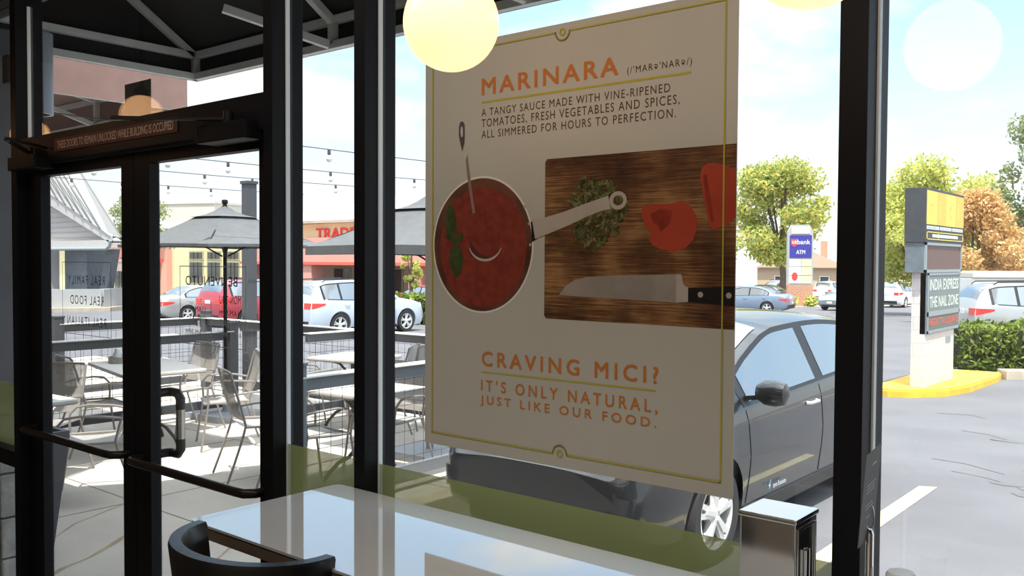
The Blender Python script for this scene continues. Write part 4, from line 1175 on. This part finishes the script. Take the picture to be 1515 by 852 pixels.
for i in range(4):
    y0 = 12.625 + i*.5475
    p = sb((-3.832, y0, 2.335), (-3.826, y0 + .5475, 2.845), 'yellow_panel', M['sign_y1'] if i % 2 == 0 else M['sign_y2'])
    lettering('mici'[i], M['sign_y2'] if i % 2 == 0 else M['sign_y1'], p, (-3.8250 - ox, y0 + .16 - oy, 2.46 - oz), (0, 1, 0), Z, (.24, .05, .20, .05)[i], (.20, .26, .20, .26)[i], 0, 1)
for i in range(3):
    p = sb((-3.832, 12.64 + i*.73, 2.262), (-3.826, 13.31 + i*.73, 2.312), 'phrase_panel', M['sign_white'])
    lettering(('REAL FAMILY', 'REAL FOOD', 'REAL ITALIAN')[i], M['sign_dark'], p, (-3.8252 - ox, 12.70 + i*.73 - oy, 2.275 - oz), (0, 1, 0), Z, .52, .024)
yf = MB()
for a, b in (((12.64, 2.105), (14.80, 2.118)), ((12.64, 2.212), (14.80, 2.225)), ((12.64, 2.105), (12.665, 2.225)), ((14.775, 2.105), (14.80, 2.225)), ((13.28, 2.105), (13.30, 2.225))):
    yf.box((-3.830 - ox, a[0] - oy, a[1] - oz), (-3.824 - ox, b[0] - oy, b[1] - oz))
yf.build('yellow_outline', M['sign_y1'], sg)
lettering('ALTERATIONS', M['sign_white'], sg, (-3.8245 - ox, 13.0 - oy, 2.138 - oz), (0, 1, 0), Z, 1.5, .055, .02) if False else None
sb((-3.832, 12.95, 2.142), (-3.824, 14.45, 2.190), 'white_name_strip', M['sign_white'])
sb((-4.13, 12.62, 1.60), (-3.86, 14.76, 2.06), 'screen_cabinet', M['sign_steel'], bev=.004)
fr = MB()
for a, b in (((12.63, 1.60), (14.76, 1.645)), ((12.63, 2.02), (14.76, 2.06)), ((12.63, 1.60), (12.68, 2.06)), ((14.71, 1.60), (14.76, 2.06))):
    fr.box((-3.862 - ox, a[0] - oy, a[1] - oz), (-3.828 - ox, b[0] - oy, b[1] - oz))
fr.build('screen_frame', M['sign_grey'], sg)
sb((-3.862, 12.68, 1.645), (-3.845, 14.71, 2.02), 'led_screen', mat('dull_screen', (0.16, 0.095, 0.085), 0.6))
sb((-3.93, 12.72, .66), (-3.835, 14.66, 1.60), 'reader_board', M['sign_steel'], bev=.004)
sb((-3.838, 12.80, 1.00), (-3.830, 14.62, 1.56), 'reader_panel', mat('reader_grey', (0.20, 0.225, 0.225), 0.5))
sb((-3.838, 12.80, .71), (-3.830, 14.62, .93), 'reader_panel', mat('reader_green_grey', (0.15, 0.17, 0.155), 0.5))
fr = MB()
for a, b in (((12.76, .93), (14.65, 1.0)), ((12.76, .67), (14.65, .71)), ((12.76, 1.56), (14.65, 1.59)), ((12.76, .67), (12.80, 1.59)), ((14.61, .67), (14.65, 1.59))):
    fr.box((-3.838 - ox, a[0] - oy, a[1] - oz), (-3.822 - ox, b[0] - oy, b[1] - oz))
fr.build('reader_frame', M['sign_grey'], sg)
M['letter_white'] = mat('reader_letters', (0.78, 0.86, 0.76), 0.5); M['letter_red'] = mat('red_letters', (0.80, 0.12, 0.08), 0.5)
for tx, z, h, m in (('INDIA EXPRESS', 1.325, .17, M['letter_white']), ('THE NAIL ZONE', 1.06, .17, M['letter_white']), ('REGATTA SQUARE', .755, .135, M['letter_red'])):
    lettering(tx, m, sg, (-3.828 - ox, 12.86 - oy, z - oz), (0, 1, 0), Z, 1.70, h, .03, 1.0)
sb((-3.85, 13.9, .46), (-3.843, 14.2, .56), 'notice_plate', M['sign_grey'])
# yellow kerb island, hedge and its kerb
ki = MB()
o_ = [(-4.55, 12.30), (-4.2, 12.12), (-3.9, 12.22), (-3.55, 12.75), (-3.40, 13.5), (-3.38, 15.4), (-3.45, 16.1), (-4.35, 16.1), (-4.55, 14.5)]
kz = gz(-4, 13)
ki.prism([(x, y, gz(x, y) - .05) for x, y in o_], (0, 0, .17))
bmesh.ops.bevel(ki.bm, geom=[e for e in ki.bm.edges if all(v.co.z > -.28 for v in e.verts)], offset=.03, segments=2, affect='EDGES')
struct(ki.build('kerb_island', M['kerb_yellow'], smooth=True))
def path_strip(pts, w, h, name, m):
    b = MB()
    for (xa, ya), (xb, yb) in zip(pts, pts[1:]):
        b.bar((xa, ya, gz(xa, ya) + h/2), (xb, yb, gz(xb, yb) + h/2), w, h)
    return struct(b.build(name, m))
path_strip([(-3.45, 16.12), (-1.0, 17.9), (2.5, 20.6), (8, 24.6)], .35, .16, 'kerb', M['kerb'])

def leaves(center_list, n, size, shell=False, seed=1):
    """many small leaves gathered in clumps: (x, y, z, rx, ry, rz)"""
    rnd = random.Random(seed)
    co, fa = [], []
    vol = [c[3]*c[4]*c[5] for c in center_list]; tot = sum(v**.67 for v in vol)
    for c, v in zip(center_list, vol):
        k = max(8, int(n*(v**.67)/tot))
        for _ in range(k):
            while True:
                a, b, d = rnd.uniform(-1, 1), rnd.uniform(-1, 1), rnd.uniform(-1, 1)
                q = a*a + b*b + d*d
                if .02 < q < 1: break
            f = (q**.5)**.35 / (q**.5) if shell else rnd.uniform(.85, 1.22)
            p = Vector((c[0] + a*f*c[3], c[1] + b*f*c[4], c[2] + d*f*c[5]))
            u = Vector((rnd.gauss(0, 1), rnd.gauss(0, 1), rnd.gauss(0, 1))).normalized()
            w = u.cross(Vector((rnd.gauss(0, 1), rnd.gauss(0, 1), rnd.gauss(0, 1)))).normalized()
            s = size*rnd.uniform(.6, 1.4)
            i = len(co)
            co += [p - u*s, p + w*s*.45, p + u*s, p - w*s*.45]
            fa.append((i, i+1, i+2, i+3))
    me = bpy.data.meshes.new('foliage'); me.from_pydata([tuple(v) for v in co], [], fa); me.update()
    return me
def tree(x, y, h, r, m, label, trunk_h=.35, n=5200, size=.26, seed=1, clumps=16, rz=None, group='trees', kind='tree', zg=None, lean=0):
    zg = gz(x, y) if zg is None else zg
    o = empty(kind, (x, y, zg), 0, label, 'tree', group)
    rnd = random.Random(seed)
    ch = h*(1 - trunk_h); cz = h*trunk_h + ch*.5
    cl = []
    for k in range(int(clumps*1.6)):
        a = rnd.uniform(0, 2*PI); e = rnd.uniform(-1, 1); rr_ = math.sqrt(1 - min(.98, e*e))*rnd.uniform(.25, .92)
        s = rnd.uniform(.16, .42)*r
        cl.append((rr_*r*math.cos(a) + lean*e, rr_*r*math.sin(a), cz + e*ch*.42, s, s, s*.8*min(1.3, ch/(2*r))))
    me = leaves(cl, int(n*2.3), size*.62, seed=seed)
    me.materials.append(m)
    f = bpy.data.objects.new('foliage', me); COL.objects.link(f); f.parent = o
    f['kind'] = 'stuff'
    tk = MB().tube([(0, 0, -.3), (.05*r, 0, h*trunk_h*.6), (0, .03*r, h*trunk_h), (0, 0, h*.75)], [h*.032, h*.024, h*.02, h*.006], 10)
    for k in range(0, clumps, 2):
        c = cl[k]
        tk.tube([(0, 0, h*trunk_h*.9), (c[0]*.4, c[1]*.4, (h*trunk_h + c[2])*.5), (c[0]*.9, c[1]*.9, c[2])], [h*.014, h*.009, h*.003], 6)
    tk.build('trunk', M['bark'], o, smooth=True)
    return o
L_green = leaf_mat('green_yellow_leaves', (0.26, 0.34, 0.10), (0.42, 0.47, 0.15), (0.74, 0.60, 0.16))
L_lime = leaf_mat('lime_leaves', (0.36, 0.44, 0.12), (0.56, 0.60, 0.18), (0.78, 0.66, 0.20))
L_orange = leaf_mat('orange_leaves', (0.56, 0.34, 0.15), (0.74, 0.50, 0.24), (0.78, 0.60, 0.32))
L_pine = leaf_mat('pine_needles', (0.20, 0.25, 0.12), (0.33, 0.38, 0.19), (0.48, 0.50, 0.26))
L_dark = leaf_mat('evergreen_leaves', (0.03, 0.06, 0.03), (0.07, 0.10, 0.05), (0.12, 0.15, 0.08))
L_hedge = leaf_mat('hedge_leaves', (0.07, 0.11, 0.02), (0.17, 0.23, 0.05), (0.36, 0.42, 0.10), .25)
L_gold = leaf_mat('gold_leaves', (0.52, 0.42, 0.14), (0.66, 0.52, 0.20), (0.70, 0.45, 0.18))
tree(-30.6, 70.5, 11.4, 4.9, L_green, 'broad green and yellow tree rising behind the bank sign', .28, 7000, .30, 3, 24)
tree(-24.2, 76.0, 9.6, 3.0, L_gold, 'thin golden tree right of the bank sign', .30, 2400, .26, 5, 14)
tree(-12.8, 45.8, 7.9, 3.6, L_lime, 'yellow-green tree behind the left side of the pylon sign', .18, 7000, .20, 8, 22)
tree(-8.6, 37.0, 5.2, 2.0, L_orange, 'orange autumn tree right of the pylon sign', .16, 5200, .15, 11, 20)
tree(-6.4, 40.8, 11.0, 2.5, L_pine, 'tall grey-green tree at the right edge', .22, 4200, .18, 14, 18, lean=.8)
tree(-57.4, 28.6, 7.4, 2.6, L_pine, 'round pine seen behind the middle of the glass doors', .40, 5200, .16, 17, 18)
tree(-37.6, 64.0, 4.6, 2.0, L_dark, 'low dark evergreen beside the right edge of the poster', .12, 2200, .16, 19, 12)
tree(-29.6, 26.8, 4.0, .62, L_lime, 'slim young tree left of the poster, in front of the pink arcade', .25, 1300, .10, 23, 10)
tree(-16.0, 96.0, 9.0, 5.0, L_green, 'distant green tree behind the houses at the right black post', .2, 2600, .3, 27, 14)
tree(-42, 78, 10.5, 5.0, L_green, 'distant pale green tree beside the poster, behind the broad tree', .2, 2600, .3, 29, 14)

M['hedge_core'] = mat('hedge_twigs', (0.035, 0.05, 0.02), 0.9, noise=(20, .5))
def hedge(pts, w, h, m, label, n, seed, name='hedge', cat='hedge', size=.05):
    x0, y0 = pts[0]
    o = empty(name, (x0, y0, gz(x0, y0)), 0, label, cat)
    cl = []; rnd = random.Random(seed)
    core = MB()
    for (xa, ya), (xb, yb) in zip(pts, pts[1:]):
        L = math.hypot(xb-xa, yb-ya); k = max(2, int(L/.35))
        for i in range(k):
            t = (i + .5)/k; x, y = xa + (xb-xa)*t, ya + (yb-ya)*t
            for zz in (.28, .7):
                for q in (-.25, .25):
                    dx, dy = -(yb-ya)/L*w*q, (xb-xa)/L*w*q
                    cl.append((x + dx - x0, y + dy - y0, gz(x, y) - gz(x0, y0) + h*zz*rnd.uniform(.93, 1.05), .32, .32, h*.30))
        core.bar((xa-x0, ya-y0, h*.45), (xb-x0, yb-y0, h*.45 + gz(xb, yb) - gz(xa, ya)), w*.55, h*.75)
    me = leaves(cl, n, size, True, seed=seed); me.materials.append(m)
    f = bpy.data.objects.new('foliage', me); COL.objects.link(f); f.parent = o; f['kind'] = 'stuff'
    core.build('branches', M['hedge_core'], o)
    return o
hedge([(-4.35, 17.0), (-1.9, 18.9), (2.2, 22.2)], 1.0, .98, L_hedge, 'clipped green hedge behind the yellow kerb at the right', 26000, 31, size=.055)
hedge([(-25.2, 21.4), (-20.6, 25.2)], 1.2, 1.2, L_hedge, 'green hedge beyond the nose of the pale blue wagon', 6500, 37, size=.09)

# ---------------------------------------------------------------- bank sign and brick wall
bz = gz(-24.0, 57.5)
bs = empty('bank_sign', (-23.6, 57.0, bz), math.radians(28), 'tall grey bank sign with blue panel on a red brick base', 'sign')
MB().box((-.80, -.55, 0), (.80, .55, 1.45)).build('brick_base', M['brick'], bs)
b_s = MB().prism([(-.80, -.52, 1.45), (.80, -.52, 1.45), (.80, -.52, 5.0), (.55, -.52, 5.45), (-.55, -.52, 5.45), (-.80, -.52, 5.0)], (0, 1.04, 0)).build('sign_body', M['sign_grey'], bs)
b_s.data.materials[0] = mat('pale_sign_grey', (0.42, 0.43, 0.44), .5)
def bpan(x0, x1, z0, z1, m, nm): return MB().box((x0, -.56, z0), (x1, -.52, z1)).build(nm, m, bs)
bp_ = bpan(-.70, .70, 3.25, 4.75, mat('navy_panel', (0.045, 0.04, 0.30), .5), 'blue_panel')
lettering('bank', M['sign_white'], bp_, (-.22, -.565, 4.15), X, Z, .82, .30, .03)
MB().prism([(-.62, -.562, 4.5), (-.20, -.562, 4.5), (-.20, -.562, 4.15), (-.41, -.562, 3.98), (-.62, -.562, 4.15)], (0, -.003, 0)).build('red_shield', M['red_lens'], bp_)
lettering('us', M['sign_white'], bp_, (-.55, -.569, 4.18), X, Z, .28, .2, .03)
lettering('ATM', M['sign_white'], bp_, (-.28, -.565, 3.50), X, Z, .56, .26, .03)
bpan(-.60, .60, 4.85, 5.30, mat('pinkish_panel', (0.72, 0.58, 0.52), .6), 'top_panel')
for i, (z0, z1) in enumerate(((2.7, 3.15), (2.1, 2.65), (1.55, 2.05))):
    bpan(-.70, .02, z0, z1, M['sign_white'], 'tenant_panel'); bpan(.06, .70, z0, z1, mat('cream_panel', (0.75, 0.70, 0.42), .5), 'tenant_panel')
MB().prism([(-.36 + .2*math.cos(a*PI/4 + PI/8), -.563, 2.0 + .30*math.sin(a*PI/4 + PI/8)) for a in range(8)], (0, -.003, 0)).build('red_emblem', M['red_lens'], bs)
bw_ = MB().box((-7.5, .2, 0), (-1.2, .5, .95)).build('brick_wall', M['brick'])
bw_.location = (-23.6, 57.0, bz); bw_.rotation_euler = (0, 0, math.radians(28)); tag(bw_, 'low red brick wall left of the bank sign', 'wall')
def tuft(x, y, seed, label):
    me = leaves([(0, 0, .35, .45, .45, .35)], 260, .16, seed=seed); me.materials.append(L_lime)
    o = bpy.data.objects.new('shrub', me); COL.objects.link(o); o.location = (x, y, gz(x, y)); tag(o, label, 'shrub')
tuft(-23.6, 55.6, 41, 'small yellow shrub in front of the bank sign, left one')
tuft(-22.4, 56.0, 42, 'small yellow shrub in front of the bank sign, right one')

# ---------------------------------------------------------------- far buildings
M['cream'] = mat('cream_stucco', (0.78, 0.70, 0.44), .9, noise=(.6, .08)); M['pink'] = mat('pink_stucco', (0.72, 0.36, 0.29), .9, noise=(.6, .08))
M['redband'] = mat('red_band', (0.74, 0.14, 0.10), .8); M['roof_grey'] = mat('roof_grey', (0.40, 0.39, 0.37), .9, noise=(1, .2)); M['roof_tan'] = mat('roof_tan', (0.58, 0.47, 0.38), .9, noise=(1, .15))
M['shop_glass'] = mat('shop_glass', (0.05, 0.055, 0.05), .06, spec=.8); M['shop_frame'] = mat('shop_frame', (0.46, 0.43, 0.27), .6)
YB = 33.0
sh = empty('shopping_centre', (-60, YB, gz(-60, YB)), 0, 'cream and pink shopping centre across the parking lot', 'building')
shz = sh.location.z
def fb(x0, x1, z0, z1, m, name, y0=0.0, y1=6.0, par=None):
    return MB().box((x0 + 60, y0, z0 - shz), (x1 + 60, y1, z1 - shz)).build(name, m, par or sh)
fb(-80, -71.3, -1.4, 3.3, M['cream'], 'wall'); fb(-71.3, -61.0, -1.4, 2.9, M['pink'], 'wall', -.4); fb(-61.0, -48.5, -1.4, 3.4, M['cream'], 'wall'); 
def win(x0, x1, z0, z1, y=0.0, mull=2):
    w = MB().box((x0 + 60 - .12, y - .06, z0 - .1 - shz), (x1 + 60 + .12, y + .05, z1 + .1 - shz)).build('window', M['shop_frame'], sh)
    MB().box((x0 + 60, y - .08, z0 - shz), (x1 + 60, y - .05, z1 - shz)).build('pane', M['shop_glass'], w)
    b = MB()
    for i in range(1, mull + 1):
        x = x0 + 60 + (x1-x0)*i/(mull+1); b.box((x - .035, y - .1, z0 - shz), (x + .035, y - .07, z1 - shz))
    b.build('muntin', M['car_trim'], w)
for a, b in ((-58.5, -56.9), (-56.2, -54.7), (-53.8, -52.5), (-51.6, -49.9), (-74.0, -73.0), (-72.6, -71.7)):
    win(a, b, 1.78, 2.22); win(a, b, .10, 1.52)
for a, b in ((-68.6, -66.6), (-64.2, -62.0)):
    win(a, b, -.6, 1.25, -.4); fb(a - .5, b + .4, 1.40, 1.72, M['redband'], 'awning_band', -.8, -.4)
# pink arcade with the cream gable over it
fb(-48.5, -30, 1.55, 3.0, M['pink'], 'arcade_wall', -2.5, 3.0)
fb(-48.5, -30, 1.46, 1.62, M['redband'], 'red_band', -2.62, -2.5)
fb(-48.5, -30, -1.4, 2.5, mat('arcade_back', (0.62, 0.48, 0.36), .9), 'arcade_back', 1.2, 3.0)
for x in (-47.9, -44.9, -42.0, -36.2, -33.2, -30.4):
    fb(x - .42, x + .42, -1.4, 1.56, M['pink'], 'column', -2.5, -1.7)
for a, b in ((-47.0, -45.7), (-44.0, -42.6), (-40.8, -38), (-37.2, -34.3)):
    win(a, b, -.9, 1.2, 1.2, 1)
fb(-48.0, -33.0, 2.6, 3.85, M['cream'], 'gable_wall', -1.4, 3.0)
rf = MB()
e0, e1 = -48.6, -32.0
A = [(e0 + 60, -2.0, 3.85 - shz), (e1 + 60, -2.0, 3.85 - shz), (e1 + 60 - 3, 4.5, 5.6 - shz), (e0 + 60 + 6.5, 4.5, 5.6 - shz)]
rf.prism(A, (0, 0, .16)).prism([A[0], A[3], (e0 + 60, 11, 3.85 - shz)], (0, 0, .16))
rf.build('roof', M['roof_tan'], sh)
sgn = lettering('TRADE', mat('sign_red', (0.80, 0.04, 0.05), .5), sh, (-42.5 + 60, -1.46, 2.95 - shz), X, Z, 3.5, .60, .05, 1.0, name='red_lettering')
fb(-46.2, -44.9, 3.15, 3.5, M['sign_white'], 'white_panel', -1.45, -1.4)
rb = MB().prism([(-81 + 60, -.8, 3.3 - shz), (-61 + 60, -.8, 3.0 - shz), (-62 + 60, 5, 4.7 - shz), (-81 + 60, 5, 4.9 - shz)], (0, 0, .1)).build('roof', M['roof_grey'], sh)
bx = MB().box((-3.2, 0, 0), (3.2, 6, 8.3)).box((-3.3, -.1, 8.3), (3.3, 6.1, 8.5)).build('tall_block', mat('pale_concrete', (0.66, 0.63, 0.57), .9, noise=(.4, .06)))
bx.location = (-74.2, 41.8, gz(-74.2, 41.8)); bx.rotation_euler = (0, 0, math.radians(20)); tag(bx, 'plain pale tall block behind the dark parasol', 'building')
sp_ = tag(MB().tube([(0, 0, 0), (0, 0, 6.2)], .11, 8).box((-.9, -.15, 6.1), (.2, .15, 6.25)).build('street_lamp', M['white']), 'thin white street lamp left of the red crossover', 'street lamp')
sp_.location = (-44.5, 21.6, gz(-44.5, 21.6))
# white gabled kiosk with steep seamed roof
KY = 16.98; KZ = gz(-40, KY)
kk = empty('kiosk', (-48.8, 21.1, -1.27), 0, 'white gabled kiosk with seamed roof at the left', 'building')
kk.scale = (1.22, 1.22, 1.22)
def kp(x, z, y=0.0): return (x + 40, y, z - KZ)
M['siding'] = mat('white_siding', (0.50, 0.47, 0.455), .8); M['fascia'] = mat('fascia', (0.56, 0.53, 0.515), .7); M['metal_roof'] = mat('metal_roof', (0.30, 0.295, 0.29), .6)
MB().prism([kp(-37.3, 2.45), kp(-46.5, 2.45), kp(-46.5, 5.4)], (0, .2, 0)).build('gable_wall', M['siding'], kk)
sl = MB()
z = 2.62
while z < 4.6:
    xr = -38.4 - (z - 2.52)/(4.46 - 2.52)*(44.1 - 38.55); sl.box((-46.5 + 40, -.025, z - KZ), (xr + 40, .0, z + .012 - KZ)); z += .24
sl.build('siding_board', mat('siding_line', (0.42, 0.40, 0.39), .8), kk)
MB().prism([kp(-37.0, 2.34, -.45), kp(-46.5, 5.33, -.45), kp(-46.5, 6.0, -.45), kp(-37.0, 2.66, -.45)], (0, .12, 0)).build('rake_board', M['fascia'], kk)
MB().box((-46.5 + 40, -.45, 2.14 - KZ), (-37.0 + 40, 0, 2.47 - KZ)).build('eave_board', M['fascia'], kk)
MB().prism([kp(-37.0, 2.36, -.33), kp(-46.5, 5.35, -.33), kp(-46.5, 5.35, 0), kp(-37.0, 2.36, 0)], (0, 0, .05)).build('soffit', M['siding'], kk)
Rf = [kp(-36.9, 2.64, -.5), kp(-46.5, 6.02, -.5), (-8.5, 1.0, 8.6), (-6.66, 2.57, 7.25), (1.54, .76, 3.39)]
MB().poly([Rf[0], Rf[1], Rf[3], Rf[4]]).poly([Rf[1], Rf[2], Rf[3]]).build('roof', M['metal_roof'], kk)
sm = MB()
lo, hi = (Vector(Rf[0]), Vector(Rf[1])), (Vector(Rf[4]), Vector(Rf[3]), Vector(Rf[2]))
for i in range(1, 12):
    t = i/12
    p = lo[0].lerp(lo[1], t); q = hi[0].lerp(hi[1], t) + (hi[1] - hi[0])*0
    p = lo[0].lerp(lo[1], t); q = p + (hi[1] - hi[0])*(1 - t)
    sm.bar(p + Vector((.04, -.04, .03)), q + Vector((.04, -.04, .05)), .05, .05)
sm.bar(Rf[4], Rf[3], .08, .08)
sm.build('roof_seam', mat('seam_grey', (0.13, 0.13, 0.13), .6), kk)
MB().tube([kp(-46.5, 2.10, -.5), kp(-37.2, 2.10, -.5), kp(-36.95, 2.2, -.5), kp(-36.85, 2.45, -.5)], .07, 8).build('gutter', M['sign_grey'], kk)
MB().box((-43.7 + 40, -.2, 0), (-43.2 + 40, .2, 2.1 - KZ)).build('column', M['fascia'], kk)
MB().box((-43.1 + 40, .4, 0), (-40.9 + 40, 1.4, 2.1 - KZ)).build('column', M['sign_steel'], kk)
MB().prism([kp(-40.4, -.5, .6), kp(-39.7, -.5, .6), kp(-38.8, 2.1, .6), kp(-39.5, 2.1, .6)], (0, .3, 0)).build('brace', M['sign_steel'], kk)
lw = struct(MB().bar((-46.2, 13.9, -.30), (-44.6, 19.8, -.36), .30, 1.15).bar((-44.6, 19.8, -.36), (-52.9, 27.4, -.50), .30, 1.15).build('lot_wall', mat('grey_white_wall', (0.44, 0.445, 0.445), .9, noise=(.8, .06))))
path_strip([(-45.9, 13.8), (-44.2, 19.8), (-52.4, 27.4)], .5, .2, 'lot_kerb', M['kerb'])
parasol((-55.9, 26.6), 1.5, .98, 1.75, M['umbrella_under'], 'far brown parasol beyond the low grey wall', math.radians(20), zg=gz(-55.9, 26.6))
# houses and trailer far to the right
def house(x, y, w, d, h, rh, wall, roof, label, rz):
    o = empty('house', (x, y, gz(x, y)), rz, label, 'house', 'houses across the street')
    MB().box((-w/2, 0, 0), (w/2, d, h)).build('wall', wall, o)
    MB().prism([(-w/2 - .3, -.4, h), (w/2 + .3, -.4, h), (0, -.4, h + rh)], (0, d + .8, 0)).build('roof', roof, o)
    MB().prism([(-w/2 + .2, -.42, h + .05), (w/2 - .2, -.42, h + .05), (0, -.42, h + rh*.86)], (0, -.03, 0)).build('gable', wall, o)
    for k in (-1, 1):
        q = MB().box((k*w*.25 - .5, -.06, .9), (k*w*.25 + .5, .04, 2.2)).build('window', M['white'], o)
        MB().box((k*w*.25 - .4, -.08, 1.0), (k*w*.25 + .4, -.05, 2.1)).build('pane', M['shop_glass'], q)
    MB().box((w*.2, d*.4, h), (w*.2 + .7, d*.4 + .7, h + rh + .7)).build('chimney', M['brick'], o)
house(-27.5, 92, 7, 8, 3.0, 2.6, M['fascia'], M['roof_tan'], 'white gabled house between the bank sign and the black post', math.radians(15))
house(-36.6, 90, 9, 8, 3.0, 2.2, mat('tan_brick', (0.60, 0.44, 0.32), .9), M['roof_tan'], 'tan house behind the parked cars beside the poster', math.radians(20))
house(-19.0, 76, 8, 8, 2.7, 1.0, M['cream'], M['roof_grey'], 'low grey roofed house between the black post and the pylon sign', math.radians(18))
house(-9.5, 60, 8, 8, 3.2, 1.6, M['pink'], M['roof_grey'], 'pinkish house behind the orange tree at the right', math.radians(10))
tz = gz(-4.2, 33)
tl = empty('trailer', (-4.4, 33.0, tz), math.radians(39), 'long white trailer behind the silver grey crossover', 'trailer')
MB().box((-4.2, -1.2, .60), (7.0, 1.2, 1.86), .05).build('trailer_body', M['white'], tl)
MB().box((-4.2, -1.25, 1.86), (7.0, 1.25, 2.06), .04).build('roof_cap', mat('cream_cap', (0.74, 0.68, 0.56), .7), tl)
for x in (-2.4, -1.3, 5.4):
    MB().lathe([(0, -1.2), (.45, -1.2), (.45, -.9), (0, -.9)], (x, 0, .45), 24, 'Y').build('wheel', M['tyre'], tl)
MB().box((-3.9, -1.23, 1.35), (-3.5, -1.205, 1.62)).build('teal_logo', mat('pale_teal', (0.45, 0.72, 0.70), .5), tl)
MB().lathe([(0, -1.23), (.16, -1.23), (.16, -1.205), (0, -1.205)], (.8, 0, 1.5), 20, 'Y').build('blue_logo', mat('pale_blue', (0.45, 0.60, 0.80), .5), tl)
